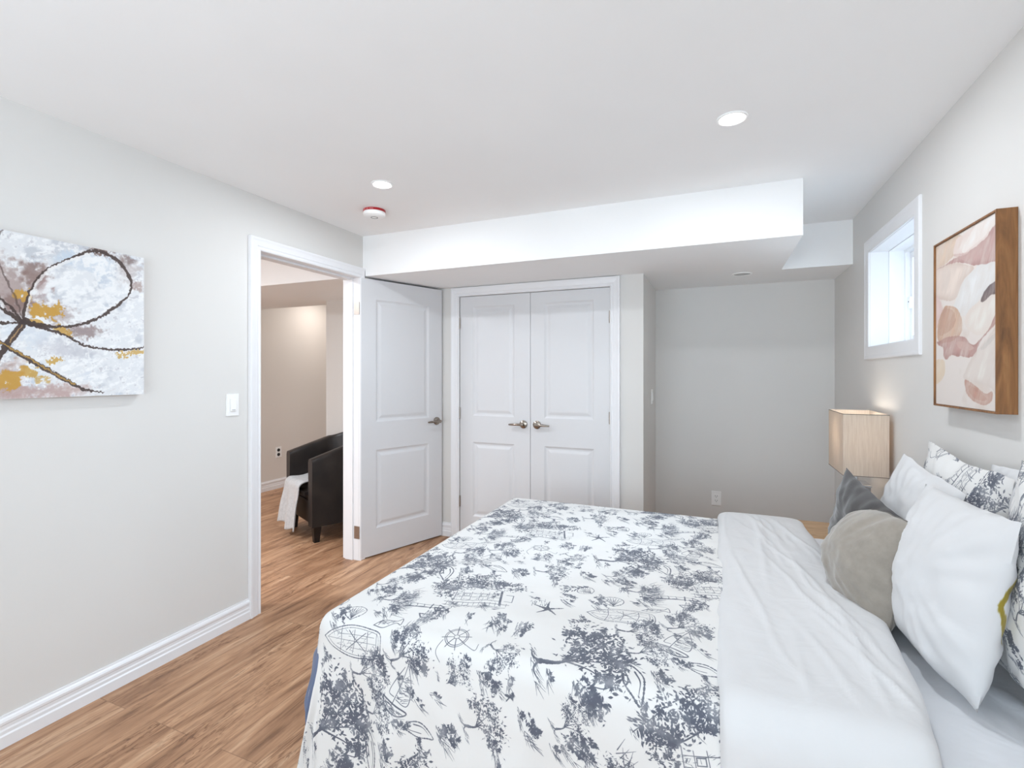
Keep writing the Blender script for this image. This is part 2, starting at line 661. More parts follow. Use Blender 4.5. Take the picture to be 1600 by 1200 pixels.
def toile_picture():
    """blue-grey woodland-and-lakeside print on white: trees, cottages, rowing boats, lighthouses, shells."""
    rs = np.random.default_rng(21)
    Wc, Hc = int(CELL_X * PXM), int(CELL_Y * PXM)
    MG = 460
    A = np.zeros((Hc + 2 * MG, Wc + 2 * MG), np.float32)

    def stamp(cx, cy, L, W, ang, v=1.0):
        R = int(L + 3)
        ix, iy = int(cx), int(cy)
        x0, x1, y0, y1 = ix - R, ix + R + 1, iy - R, iy + R + 1
        if x0 < 0 or y0 < 0 or x1 > A.shape[1] or y1 > A.shape[0]:
            return
        yy, xx = np.mgrid[y0:y1, x0:x1]
        xx = xx - cx
        yy = yy - cy
        c, s = math.cos(ang), math.sin(ang)
        p, q = xx * c + yy * s, -xx * s + yy * c
        w = W * np.clip(1 - (p / L) ** 2, 0, 1)
        m = np.clip(w - np.abs(q) + .5, 0, 1) * v
        sub = A[y0:y1, x0:x1]
        np.maximum(sub, m, out=sub)

    class At:
        def __init__(s, x, y, ang=0, sc=1.0):
            s.x, s.y, s.a, s.s = x, y, ang, sc

        def p(s, u, v):
            c, n = math.cos(s.a), math.sin(s.a)
            return (MG + (s.x + (u * c - v * n) * s.s) * PXM, MG + (s.y + (u * n + v * c) * s.s) * PXM)

        def line(s, pts, w=.0015, curve=True, taper=False, jit=.0):
            q = spline(pts, 8) if curve and len(pts) > 2 else np.array(pts, float)
            q = np.array([s.p(*k) for k in q])
            tot = 0
            segs = np.hypot(*(q[1:] - q[:-1]).T)
            L = segs.sum() + 1e-6
            for (a, b, g) in zip(q[:-1], q[1:], segs):
                n = max(1, int(g / 1.5))
                for i in range(n):
                    t = i / n
                    f = (tot + g * t) / L
                    ww = .78 * w * PXM * s.s * ((1 - .75 * f) if taper else 1) * (1 + jit * rs.normal())
                    c = a + (b - a) * t
                    stamp(c[0], c[1], max(1.2, ww * 1.3), max(.55, ww), math.atan2(b[1] - a[1], b[0] - a[0]))
                tot += g

        def leaf(s, u, v, L, W, ang):
            c = s.p(u, v)
            stamp(c[0], c[1], L * PXM * s.s, W * PXM * s.s, ang + s.a)

        def foliage(s, u, v, ru, rv, n, size=.0058, clumps=9, spread=math.pi):
            n = int(n * 1.9)
            clumps = int(clumps * 1.5)
            cl = []
            for i in range(clumps):
                a = rs.uniform(0, 2 * PI)
                r = math.sqrt(rs.uniform(0, 1))
                cl.append((u + ru * .82 * r * math.cos(a), v + rv * .82 * r * math.sin(a)))
            for i in range(n):
                cu, cv = cl[rs.integers(len(cl))]
                k = abs(rs.normal(0, .24))
                a = rs.uniform(0, 2 * PI)
                uu, vv = cu + ru * k * math.cos(a), cv + rv * k * math.sin(a)
                L = size * rs.uniform(.45, 1.15)
                s.leaf(uu, vv, L, L * rs.uniform(.28, .5), rs.uniform(-spread, spread))

        def hatch(s, u, v, du, dv, n, L, ang, w=.0011, jit=.25):
            for i in range(n):
                uu, vv = u + du * rs.uniform(-1, 1), v + dv * rs.uniform(-1, 1)
                a = ang + rs.normal(0, jit)
                l = L * rs.uniform(.4, 1.1)
                s.line([(uu, vv), (uu + l * math.cos(a), vv + l * math.sin(a))], w, False, True)

    def tree(x, y, ang, sc=1.0, n=300, lean=.0):
        t = At(x, y, ang, sc)
        t.line([(0, 0), (.01 + lean, .04), (.0 + lean, .085)], .007, taper=True, jit=.2)
        t.line([(.0, .0), (-.016, -.012), (-.04, -.012)], .004, taper=True)
        t.line([(.0, .0), (.014, -.014), (.036, -.01)], .004, taper=True)
        for a in (-.9, -.35, .25, .8):
            e = (.1 * math.sin(a), .075 + .075 * math.cos(a))
            t.line([(.005 + lean, .05), (e[0] * .5, .05 + (e[1] - .05) * .6), e], .0035, taper=True)
        t.foliage(0, .125, .115, .075, n, clumps=14)
        t.foliage(-.06, .09, .05, .035, n // 5, clumps=4)
        t.foliage(.07, .09, .05, .03, n // 5, clumps=4)
        t.hatch(0, -.012, .06, .006, 26, .022, .2)

    def pine(x, y, ang, sc=1.0):
        t = At(x, y, ang, sc)
        t.line([(0, 0), (0, .1)], .0018)
        for i in range(46):
            h = rs.uniform(.012, .1)
            w = (.1 - h) * .36 + .003
            u = rs.uniform(-w, w)
            t.leaf(u, h - abs(u) * .35, .008, .0026, -.6 if u > 0 else PI + .6)
        t.hatch(0, .0, .02, .003, 8, .014, 0)

    def boat(x, y, ang, sc=1.0):
        t = At(x, y, ang, sc)
        o = [(-.115, 0), (-.08, .026), (-.02, .046), (.05, .044), (.1, .03), (.103, -.03), (.05, -.046), (-.02, -.046), (-.08, -.028), (-.115, 0)]
        t.line(o, .0018, jit=.25)
        t.line([(p[0] * .9 + .003, p[1] * .84) for p in o], .001, jit=.3)
        for u in (-.05, .0, .05, .085):
            t.line([(u, -.035), (u + .006, 0), (u, .035)], .0013)
        t.line([(-.1, 0), (.09, .002)], .0009)
        for v in (-.02, .02):
            t.line([(-.06, v * .8), (0, v), (.08, v)], .0008)
        t.hatch(0, 0, .07, .03, 34, .016, 0.5, .0009, .6)
        t.line([(-.02, .03), (.05, -.025)], .0016)
        t.line([(-.025, -.03), (.045, .03)], .0016)

    def light(x, y, ang, sc=1.0):
        t = At(x, y, ang, sc)                          # tower along local +v
        t.line([(-.012, 0), (-.008, .1)], .0015)
        t.line([(.012, 0), (.008, .1)], .0026)
        for h in (.02, .045, .07):
            t.line([(-.011, h), (0, h + .004), (.011, h)], .0016)
        t.hatch(.006, .05, .003, .045, 26, .016, PI / 2, .0013, .1)
        t.line([(-.015, .1), (.015, .1)], .003, False)
        t.line([(-.009, .1), (-.009, .125), (.009, .125), (.009, .1)], .0016, False)
        t.line([(-.012, .125), (0, .145), (.012, .125)], .003, False)
        t.line([(0, .14), (0, .165)], .0012, False)
        for i in range(70):
            u = rs.normal(0, .045)
            a = PI / 2 + rs.normal(0, .35) - u * 4
            l = rs.uniform(.02, .055)
            t.line([(u, rs.normal(-.01, .008)), (u + l * math.cos(a), l * math.sin(a) - .01)], .0016, False, True)

    def house(x, y, ang, sc=1.0):
        t = At(x, y, ang, sc)
        t.foliage(-.02, .13, .145, .075, 430, clumps=18)
        t.foliage(-.12, .04, .05, .07, 150, clumps=7)
        t.foliage(.09, .1, .06, .05, 120, clumps=6)
        t.line([(-.10, .05), (-.02, .085), (.08, .055)], .0022, False)
        t.line([(-.085, .05), (-.085, -.03)], .0016, False)
        t.line([(.072, .05), (.078, -.05)], .005, False)
        for h in (.03, .005, -.02):
            t.line([(-.085, h), (.075, h - .004)], .0013, False)
        for u in (-.06, -.03, 0, .03):
            t.line([(u, .04), (u + .002, -.02)], .0012, False)
        for u in (-.045, .015):
            t.line([(u - .01, .026), (u + .01, .026), (u + .01, .01), (u - .01, .01), (u - .01, .026)], .0016, False)
        t.line([(-.11, -.035), (.11, -.045)], .002, False)
        for u in np.linspace(-.1, .1, 12):
            t.line([(u, -.037), (u, -.06)], .0011, False)
        t.line([(-.11, -.06), (.10, -.068)], .0014, False)
        t.hatch(-.02, -.07, .09, .012, 46, .022, .3, .0014)
        t.hatch(-.02, .0, .08, .03, 60, .014, .2, .0010, .8)
        t.line([(.09, -.02), (.115, -.02), (.115, .03), (.09, .03)], .0018, False)

    def shell(x, y, ang, sc=1.0):
        t = At(x, y, ang, sc)
        o = [(0, -.03), (-.03, -.008), (-.036, .018), (-.02, .034), (0, .038), (.02, .034), (.036, .018), (.03, -.008), (0, -.03)]
        t.line(o, .0018, jit=.3)
        for k in np.linspace(-1, 1, 7):
            t.line([(0, -.026), (k * .018, .005), (k * .03, .032 - .012 * k * k)], .0014, taper=False)
        t.hatch(-.012, .0, .016, .02, 24, .01, 1.3, .0012, .4)

    def conch(x, y, ang, sc=1.0):
        t = At(x, y, ang, sc)
        t.line([(-.05, .02), (-.02, .03), (.02, .018), (.055, -.03), (.03, -.03), (-.01, -.02), (-.05, .02)], .0022, jit=.3)
        t.line([(-.01, .02), (.02, .005), (.04, -.022)], .003, taper=True)
        t.line([(-.04, .014), (-.02, .0), (.01, -.014)], .0016)
        t.foliage(-.045, .02, .02, .018, 34, clumps=4)

    def sail(x, y, ang, sc=1.0):
        t = At(x, y, ang, sc)
        t.line([(0, -.01), (.004, .12)], .0016, False)
        t.line([(.006, .11), (.04, .05), (.045, .01), (.005, .008)], .0015)
        t.line([(-.004, .1), (-.02, .05), (-.025, .012), (-.003, .01)], .0015)
        t.hatch(.018, .045, .014, .035, 40, .02, .35, .0014, .3)
        t.line([(-.04, -.008), (-.02, -.026), (.03, -.026), (.05, -.006), (-.04, -.008)], .0026)
        t.hatch(0, -.017, .03, .006, 24, .02, .0, .0014)
        t.hatch(0, -.032, .05, .004, 12, .03, .0, .001)

    def fish(x, y, ang, sc=1.0):
        t = At(x, y, ang, sc)
        t.line([(-.045, 0), (-.01, .016), (.03, .006), (.05, .016), (.046, -.014), (.03, -.004), (-.01, -.016), (-.045, 0)], .0018)
        t.hatch(-.005, .004, .025, .007, 30, .012, .5, .0014)

    def wheel(x, y, ang, sc=1.0):
        t = At(x, y, ang, sc)
        for r in (.035, .03, .008):
            t.line([(r * math.cos(a), r * math.sin(a)) for a in np.linspace(0, 2 * PI, 20)], .0014)
        for a in np.linspace(0, 2 * PI, 9)[:-1]:
            t.line([(.008 * math.cos(a), .008 * math.sin(a)), (.045 * math.cos(a), .045 * math.sin(a))], .0016, False)
        t.line([(.03, -.03), (.06, -.05), (.07, -.03)], .0012)
        t.line([(-.04, -.01), (-.06, -.04), (-.05, -.07)], .0012)

    def starfish(x, y, ang, sc=1.0):
        t = At(x, y, ang, sc)
        for k in range(5):
            a = k * 2 * PI / 5
            t.line([(0, 0), (.022 * math.cos(a + .1), .022 * math.sin(a + .1)), (.05 * math.cos(a), .05 * math.sin(a))], .0055, taper=True, jit=.3)
        t.hatch(-.02, .03, .03, .02, 20, .02, 1.2, .0012)

    def heron(x, y, ang, sc=1.0):
        t = At(x, y, ang, sc)
        t.line([(0, 0), (.002, .05), (-.01, .08)], .0012)
        t.line([(-.02, .085), (0, .07), (.03, .085), (.02, .095), (-.02, .085)], .0028, jit=.3)
        t.line([(.026, .088), (.034, .11), (.028, .125), (.045, .122)], .0018)
        t.hatch(0, .0, .02, .004, 22, .06, PI / 2, .0013, .2)

    house(0.0, -.01, .25, 1.0)
    tree(.30, -.25, -1.15, 1.3, 430)
    tree(.475, -.035, -1.3, .62, 200)
    tree(-.15, -.345, -.9, .66, 240)
    tree(.10, .285, -1.2, .66, 210)
    tree(-.235, .235, -1.1, .55, 190)
    boat(.467, .055, .05, .95)
    light(-.215, -.135, -1.45, 1.0)
    tree(.46, .245, -1.25, .6, 200)
    shell(-.335, -.235, .2, .95)
    shell(.325, .185, .9, .85)
    sail(.625, -.075, -.35, 1.0)
    conch(.545, -.235, -.6, 1.1)
    conch(-.05, .235, .3, .85)
    fish(-.27, .115, .5, 1.0)
    fish(.56, .13, .4, .95)
    wheel(.04, -.235, .3, 1.0)
    starfish(.235, .02, .5, 1.05)
    heron(.66, .17, -.2, .9)
    heron(-.12, -.25, -.1, .9)
    pine(.42, -.12, -.2, .9)
    pine(.18, -.42, -.7, 1.0)
    pine(.235, .17, -1.0, 1.0)
    pine(-.2, .02, -.8, .9)
    pine(.33, -.05, -.9, .7)
    for (x, y, n) in ((.2, -.13, 60), (-.15, .16, 80), (.30, .31, 80), (.69, .04, 70), (.12, -.13, 60), (.46, -.33, 80), (-.33, -.05, 60), (.62, -.36, 70),
                      (.27, .10, 60), (.37, .11, 50), (.04, .24, 60), (-.09, -.17, 50), (.16, -.33, 60), (.55, .02, 40), (-.24, -.19, 50), (.40, .30, 60)):
        t = At(x, y, rs.uniform(-1.6, -.6), 1)
        t.foliage(0, .02, .040, .020, n, clumps=5)
        t.hatch(0, -.01, .03, .008, 18, .035, .15, .0014)
    tree(.15, -.235, -2.0, .5, 170)
    tree(.02, -.37, -1.2, .55, 170)
    tree(.36, .345, -1.0, .5, 160)
    for k in range(44):
        t = At(rs.uniform(-.36, .4), rs.uniform(-.37, .37), rs.uniform(-1.7, -.4), 1)
        t.hatch(0, 0, .022, .006, 12, .026, .2, .0013)
        t.foliage(.0, .008, .018, .010, 12, clumps=3)
    T = np.zeros((Hc, 2 * Wc), np.float32)
    ys, xs = np.arange(A.shape[0]), np.arange(A.shape[1])
    nz = A > .02
    iy, ix = np.nonzero(nz)
    val = A[iy, ix]
    for ox, oy in ((0, 0), (Wc, Hc // 2)):
        np.maximum.at(T, ((iy - MG + oy) % Hc, (ix - MG + ox) % (2 * Wc)), val)
    yy, xx = np.mgrid[0:Hc, 0:2 * Wc]
    T *= np.clip(.93 + .25 * fbm(xx / 40.0, yy / 40.0, 3), .6, 1)
    img = np.empty((Hc, 2 * Wc, 3), np.float32)
    img[:] = np.array([224, 223, 221]) / 255.0
    mixc(img, (82, 87, 100), T * .96)
    return img


# photo-to-wall lookups were used only to measure where the strokes of the two pictures lie on their own canvases
F_ = np.array([-math.sin(THETA), math.cos(THETA)])
R_ = np.array([math.cos(THETA), math.sin(THETA)])


def plane_x_measure(xp, y, z):
    d = np.stack([np.full_like(y, xp), y], -1)
    zc = d @ F_
    return 800 + 768 * (d @ R_) / zc, 584 - 768 * (z - H) / zc


def flower_picture(y0, y1, z0, z1, xp):
    h = 620
    w = int(h * (y1 - y0) / (z1 - z0))
    Z, Yy = np.mgrid[0:h, 0:w].astype(float)
    Yw = y0 + (y1 - y0) * (Yy + .5) / w
    Zw = z0 + (z1 - z0) * (Z + .5) / h
    U, V = plane_x_measure(xp, Yw, Zw)
    X, Y = U * 4, (V - 340) * 4
    img = np.empty((h, w, 3))
    n1 = fbm(Yw * 14, Zw * 14, 1)
    n2 = fbm(Yw * 44 + Zw * 20 + .6 * n1, Zw * 50 - Yw * 22, 2)
    n3 = fbm(Yw * 150, Zw * 110, 5, 3)
    img[:] = np.array([233, 234, 236]) / 255
    mixc(img, (200, 203, 210), sm(.1, .9, n1) * .8)
    mixc(img, (206, 216, 228), sm(.1, .8, fbm(Yw * 9, Zw * 9, 9)) * .6)
    mixc(img, (246, 246, 246), sm(.0, .7, n2) * .9)
    mixc(img, (186, 184, 192), sm(.5, 1.3, n2 + n3 * .5) * .55)
    mixc(img, (250, 250, 250), sm(.25, 1.0, fbm(Yw * 26 + Zw * 18, Zw * 70 - Yw * 30, 19) + .4 * n3) * .85)
    jx, jy = X + 16 * n2, Y + 16 * n3

    def blob(cx, cy, rx, ry, col, a=1.0, ang=0.0, soft=.5, nz=.6):
        c, s = math.cos(ang), math.sin(ang)
        p = ((jx - cx) * c + (jy - cy) * s) / rx
        q = (-(jx - cx) * s + (jy - cy) * c) / ry
        d = np.hypot(p, q) - .16 + nz * .5 * n2 + nz * .3 * n1
        mixc(img, col, sm(1, 1 - soft, d) * a)
    pin = inside(spline([(160, 560), (225, 390), (420, 262), (650, 222), (800, 350), (826, 430), (700, 572), (480, 672), (250, 670)], 6, True), X, Y)
    mixc(img, (247, 247, 247), pin * sm(-.5, .4, n2 + .4 * n1) * .75)
    br = (132, 104, 96)
    blob(60, 440, 230, 150, (164, 140, 134), .75, .5, .8)
    blob(210, 350, 90, 110, br, .75, -.7, .8)
    blob(110, 560, 130, 70, br, .75, .3, .8)
    blob(160, 1090, 420, 60, (188, 158, 152), .85, 0, .9)
    blob(60, 980, 130, 110, (180, 146, 134), .8, .2, .9)
    blob(520, 715, 150, 40, (140, 118, 116), .75, .1, .9)
    blob(330, 590, 150, 70, (158, 134, 130), .55, .2, .9)
    blob(270, 430, 50, 90, (176, 150, 148), .6, .4, .9)
    blob(800, 330, 90, 90, (176, 160, 158), .5, .4, .9)
    blob(860, 420, 50, 40, (160, 130, 120), .6, 0, .9)
    blob(640, 215, 130, 24, (118, 92, 82), .85, .15, .8)
    blob(780, 270, 50, 60, (110, 84, 76), .55, .5, .9)
    blob(420, 240, 120, 40, (200, 214, 228), .8, -.3, .9)
    blob(130, 700, 200, 60, (214, 222, 232), .5, .3, .9)
    blob(430, 830, 180, 60, (190, 188, 196), .5, .2, .9)
    gold = (203, 154, 58)
    blob(265, 585, 85, 42, gold, .95, 0, .35, .9)
    blob(350, 570, 40, 26, gold, .9, 0, .4, .9)
    blob(140, 478, 50, 36, gold, .9, 0, .4, .9)
    blob(215, 650, 70, 20, gold, .8, .15, .4, .9)
    blob(390, 705, 50, 22, gold, .8, .3, .4, .9)
    blob(55, 1000, 95, 60, gold, .9, 0, .4, .9)
    blob(170, 960, 55, 36, gold, .8, .4, .4, .9)
    blob(345, 888, 48, 15, gold, .8, -.2, .4, .9)
    blob(800, 850, 100, 15, gold, .7, -.12, .4, 1.2)
    blob(250, 1020, 40, 22, gold, .6, 0, .4, .9)

    def stroke(pts, wd, col, a=.92, rough=6):
        q = spline(pts, 10)
        D, T = dist_line(q, X + rough * n2, Y + rough * n3)
        ww = 1.35 * wd if not hasattr(wd, '__len__') else 1.45 * np.interp(T, np.linspace(0, 1, len(wd)), wd)
        mixc(img, col, sm(ww + 2.5, ww - 1.5, D) * a)
    dk = (62, 44, 38)
    petal = [(150, 655), (162, 520), (225, 390), (300, 315), (420, 262), (560, 212), (650, 222), (740, 275), (800, 350), (826, 430), (790, 502), (700, 572), (590, 640), (480, 672), (330, 682), (190, 660)]
    stroke([(x + 12 * (500 - x) / 400, y + 10) for x, y in petal[:6]], 7, (244, 242, 240), .7)
    stroke(petal, [8, 6, 4, 3, 3, 6, 7, 8, 6, 4, 4, 6, 5, 4, 6, 9], dk)
    stroke([(150, 655), (300, 700), (420, 742), (520, 795), (700, 826), (850, 820), (905, 805)], [8, 6, 4, 4, 4, 3, 3], dk)
    stroke([(160, 645), (95, 725), (30, 810), (-40, 930), (-140, 1080)], [17, 15, 14, 15, 15], dk)
    stroke([(140, 670), (60, 775)], 3, (190, 150, 100), .8)
    stroke([(-20, 545), (50, 595), (140, 655)], [5, 6, 10], dk)
    stroke([(-30, 755), (50, 810), (200, 898), (400, 1008), (520, 1072), (650, 1092)], [7, 8, 10, 9, 6, 1], dk, .9)
    stroke([(-20, 770), (130, 850), (300, 950), (470, 1045)], 3.5, (198, 156, 74), .8)
    stroke([(140, 650), (20, 520), (-160, 420), (-330, 480), (-300, 640), (-100, 660), (150, 655)], 5, dk)
    stroke([(150, 650), (60, 420), (-40, 200), (40, 60), (200, 30)], 4, dk, .5)
    return np.clip(img * .94, 0, 1)


def petals_picture(y0, y1, z0, z1, xp):
    h = 700
    w = int(h * (y1 - y0) / (z1 - z0))
    Z, Yy = np.mgrid[0:h, 0:w].astype(float)
    Yw = y1 - (y1 - y0) * (Yy + .5) / w          # seen from the room the far end is on the left
    Zw = z0 + (z1 - z0) * (Z + .5) / h
    U, V = plane_x_measure(xp, Yw, Zw)
    k = 1200 / 350.0
    X, Y = (U - 1420) * k, (V - 310) * k
    n1 = fbm(Yw * 10, Zw * 10, 31)
    n2 = fbm((Yw + Zw * .6) * 34, (Zw - Yw * .6) * 9, 32)
    n3 = fbm((Yw + Zw * .5) * 160, (Zw - Yw * .5) * 40, 33, 3)
    X = X + 5 * n1
    Y = Y + 7 * n1
    img = np.empty((h, w, 3))
    img[:] = np.array([233, 224, 217]) / 255
    mixc(img, (222, 206, 196), sm(.1, .9, n1) * .7)

    def poly(pts, col, a=1.0, shade=None, closed=True):
        q = spline(pts, 5, True)
        m = inside(q, X, Y)
        D, _ = dist_line(np.vstack([q, q[:1]]), X, Y)
        sd = np.where(m, D, -D) + 1.2 * n2 + 1.2 * n3
        mk = sm(-2.5, 3.5, sd) * (.80 + .22 * n2 + .10 * n3).clip(.35, 1)
        mixc(img, col, mk * a)
        hi = np.minimum(np.array(col, float) + 26, 244)
        mixc(img, hi, mk * sm(8, 45, D) * (.35 + .5 * n2).clip(0, .7))
        if shade:
            mixc(img, shade, mk * sm(20, 0, D) * .30)
    poly([(120, 270), (270, 195), (235, 305), (135, 380)], (214, 190, 170))
    poly([(262, 200), (470, 60), (480, 150), (330, 270), (232, 308)], (231, 214, 207))
    poly([(330, 160), (480, 50), (480, 110), (360, 235), (270, 285)], (240, 232, 226))
    poly([(130, 388), (200, 352), (330, 362), (290, 440), (230, 535), (130, 530)], (221, 203, 192), 1, (204, 180, 166))
    poly([(235, 540), (330, 385), (475, 305), (475, 440), (385, 520), (290, 630), (230, 610)], (229, 227, 225))
    poly([(300, 700), (300, 620), (385, 530), (475, 510), (475, 640), (380, 730)], (232, 220, 211))
    poly([(132, 386), (250, 318), (330, 270), (400, 210), (475, 130), (475, 300), (405, 348), (335, 358), (270, 346), (165, 366)], (190, 154, 148), 1, (172, 132, 126))
    poly([(232, 308), (330, 272), (420, 200), (360, 290), (300, 330)], (205, 172, 165), .7)
    poly([(372, 548), (388, 500), (420, 462), (475, 428), (475, 504), (425, 520), (388, 552)], (104, 88, 88), 1, (80, 66, 66))
    poly([(126, 520), (160, 555), (174, 600), (168, 640), (128, 695)], (224, 199, 193))
    poly([(140, 700), (165, 630), (185, 580), (215, 570), (252, 598), (276, 655), (272, 720), (245, 755), (200, 775), (150, 770)], (206, 171, 147), 1, (184, 146, 124))
    poly([(185, 590), (225, 600), (240, 660), (200, 720), (150, 730), (160, 650)], (190, 152, 134), .7)
    poly([(140, 770), (220, 740), (290, 748), (322, 782), (350, 770), (410, 700), (475, 570), (475, 640), (400, 722), (357, 790), (345, 835), (310, 850), (225, 840), (195, 864), (176, 850), (170, 800)], (187, 147, 139), 1, (168, 126, 118))
    poly([(250, 770), (300, 775), (335, 800), (300, 815), (255, 800)], (212, 182, 172), .8)
    poly([(130, 870), (180, 870), (170, 960), (130, 985)], (228, 206, 180), .9)
    poly([(280, 960), (320, 860), (400, 750), (475, 690), (475, 1080), (430, 1020), (340, 990)], (227, 215, 207), 1, (214, 200, 190))
    poly([(375, 790), (440, 720), (465, 715), (420, 780), (380, 812)], (205, 198, 192), .7)
    poly([(288, 975), (320, 985), (365, 1025), (405, 1050), (435, 1035), (432, 1082), (392, 1112), (335, 1088), (296, 1042)], (202, 163, 148), 1, (180, 138, 122))
    poly([(310, 1000), (370, 1040), (410, 1080), (360, 1085), (315, 1045)], (190, 140, 122), .5)
    return np.clip(img * .93, 0, 1)


TOILE = toile_picture()
M_TOILE = printed('toile_cotton', TOILE, .85, wr=.22)

# ------------------------------------------------------------------ the room
XL, XR, ZC, ZS = -2.37, 0.81, 2.335, 2.046
YB = -1.75                         # rear wall
YS1, YS2, YC, YA = 2.875, 3.77, 3.55, 4.30
XSO, XCO = 0.405, -0.477           # soffit end, closet corner
HX, HY = -4.75, 5.7                # hall far wall and its end

bm = bmesh.new()
box(bm, HX - .12, XR + .27, YB - .12, HY + .12, -.08, 0)
struct('floor', bm, M_FLOOR, 'brown wood-look plank floor running through bedroom and hall')
bm = bmesh.new()
box(bm, HX - .12, XR + .27, YB - .12, HY + .12, ZC, ZC + .1)
struct('ceiling', bm, M_CEIL, 'smooth white ceiling')

# left wall with doorway
DY0, DY1, DZ = 2.003, 2.835, 2.035
WT = .135
struct('wall_left', boxes((XL - WT, XL, YB, DY0, 0, ZC), (XL - WT, XL, DY1, YA + .12, 0, ZC), (XL - WT, XL, DY0, DY1, DZ, ZC)),
       M_WALL, 'off-white bedroom wall with the doorway to the hall')
# right wall with window opening
WY0, WY1, WZ0, WZ1 = 2.685, 3.392, 1.494, 2.036
struct('wall_right', boxes((XR, XR + .27, YB, WY0, 0, ZC), (XR, XR + .27, WY1, YA + .12, 0, ZC),
                           (XR, XR + .27, WY0, WY1, 0, WZ0), (XR, XR + .27, WY0, WY1, WZ1, ZC)),
       M_WALL, 'off-white wall behind the head of the bed')
# closet wall (opening) and its return into the alcove
CX0, CX1, CZ = -1.945, -0.709, 1.970
struct('wall_closet', boxes((XL, CX0, YC, YC + .12, 0, ZS), (CX1, XCO, YC, YC + .12, 0, ZS), (CX0, CX1, YC, YC + .12, CZ, ZS),
                            (XCO - .12, XCO, YC + .12, YA, 0, ZS)), M_WALL, 'off-white closet wall beside the alcove')
struct('wall_alcove', boxes((XL - WT, XR + .27, YA, YA + .12, 0, ZC)), M_WALL, 'off-white rear wall of the alcove')
struct('wall_soffit', boxes((XL, XSO, YS1, YS2, ZS, ZC), (XL, XR, YS2, YA, ZS, ZC)), M_CEIL, 'white dropped bulkhead above the closet')
# rear wall with a wide opening added behind the photographer to let light in
RX0, RX1, RZ0, RZ1 = -2.0, 0.6, .35, 2.2
struct('wall_rear', boxes((XL - WT, RX0, YB - .12, YB, 0, ZC), (RX1, XR + .27, YB - .12, YB, 0, ZC),
                          (RX0, RX1, YB - .12, YB, 0, RZ0), (RX0, RX1, YB - .12, YB, RZ1, ZC)), M_WALL, 'off-white wall behind the photographer')

# hall beyond the doorway
struct('wall_hall_far', boxes((HX - .12, HX, YB - .12, HY + .12, 0, ZC)), M_HALL, 'beige hall wall behind the armchair')
struct('wall_hall_end', boxes((HX, XL - WT, HY, HY + .12, 0, ZC)), M_HALL, 'beige end wall of the hall')
struct('wall_hall_near', boxes((HX, XL - WT, YB - .12, YB, 0, ZC)), M_HALL, 'beige near end wall of the hall')
struct('wall_hall_block', boxes((-3.50, XL - WT, 3.71, 4.5, 0, ZS)), M_WALL, 'pale wall block in the hall behind the armchair')
struct('wall_hall_soffit', boxes((HX, XL - WT, YS1, 3.92, ZS, ZC)), M_CEIL, 'white dropped bulkhead in the hall')

# baseboards
BB = [(0, 0), (.017, 0), (.017, .042), (.0135, .048), (.0135, .060), (.011, .066), (.011, .078), (.014, .083), (.0145, .092), (.011, .100), (.006, .104), (.005, .111), (0, .111)]


def baseboard(name, segs, label):
    bm = bmesh.new()
    for p0, p1, n in segs:
        extrude_profile(bm, BB, p0, p1, n)
    struct(name, bm, M_TRIM, label)


baseboard('baseboard_left', [((XL, YB, 0), (XL, 1.931, 0), (1, 0, 0))], 'white moulded baseboard under the flower canvas')
baseboard('baseboard_closet', [((XL + .02, YC, 0), (-2.018, YC, 0), (0, -1, 0)), ((-.643, YC, 0), (XCO, YC, 0), (0, -1, 0)),
                               ((XCO, YC + .01, 0), (XCO, YA, 0), (1, 0, 0))], 'white baseboard of the closet wall')
baseboard('baseboard_alcove', [((XCO + .017, YA, 0), (XR - .017, YA, 0), (0, -1, 0))], 'white baseboard of the alcove')
baseboard('baseboard_right', [((XR, YB, 0), (XR, YA, 0), (-1, 0, 0))], 'white baseboard behind the bed head')
baseboard('baseboard_hall', [((HX, YB, 0), (HX, HY, 0), (1, 0, 0))], 'white baseboard along the hall wall')

# door and window casings
CAS = [(0, 0), (0, .012), (.006, .016), (.012, .012), (.020, .012), (.026, .016), (.034, .0165), (.050, .019), (.060, .022), (.070, .022), (.072, .018), (.072, 0)]
CAS_R = [(d, h) for d, h in CAS]
bm = bmesh.new()
casing(bm, DY0 - .002, DY1 - .002, 0, DZ - .006, [(min(d, .072), h) for d, h in CAS], lambda a, z, h: (XL + h, min(a, YS1 - .001) if z < 5 else a, z))
struct('trim_1', bm, M_TRIM, 'white moulded casing of the bedroom doorway')
bm = bmesh.new()                                            # jambs with stops
JT = .018
box(bm, XL - WT, XL, DY0 - .0, DY0 + .004, 0, DZ)
box(bm, XL - WT, XL, DY1 - .004, DY1, 0, DZ)
box(bm, XL - WT, XL, DY0, DY1, DZ - .006, DZ)
box(bm, XL - WT + .02, XL - .05, DY0 + .004, DY0 + .013, 0, DZ - .006)
box(bm, XL - WT + .02, XL - .05, DY1 - .013, DY1 - .004, 0, DZ - .006)
box(bm, XL - WT + .02, XL - .05, DY0 + .013, DY1 - .013, DZ - .018, DZ - .006)
struct('trim_2', bm, M_TRIM, 'white door jamb of the bedroom doorway')
bm = bmesh.new()
casing(bm, DY0 - .002, DY1 + .002, 0, DZ - .006, CAS, lambda a, z, h: (XL - WT - h, a, z))
struct('trim_3', bm, M_TRIM, 'white casing on the hall side of the doorway')
bm = bmesh.new()
casing(bm, CX0 + .001, CX1 - .001, 0, CZ - .001, [(d * .99, h) for d, h in CAS], lambda a, z, h: (a, YC - h, z))
struct('trim_4', bm, M_TRIM, 'white moulded casing of the closet')
bm = bmesh.new()
WCAS = [(0, 0), (0, .006), (.008, .009), (.05, .010), (.058, .012), (.068, .012), (.072, .009), (.072, 0)]
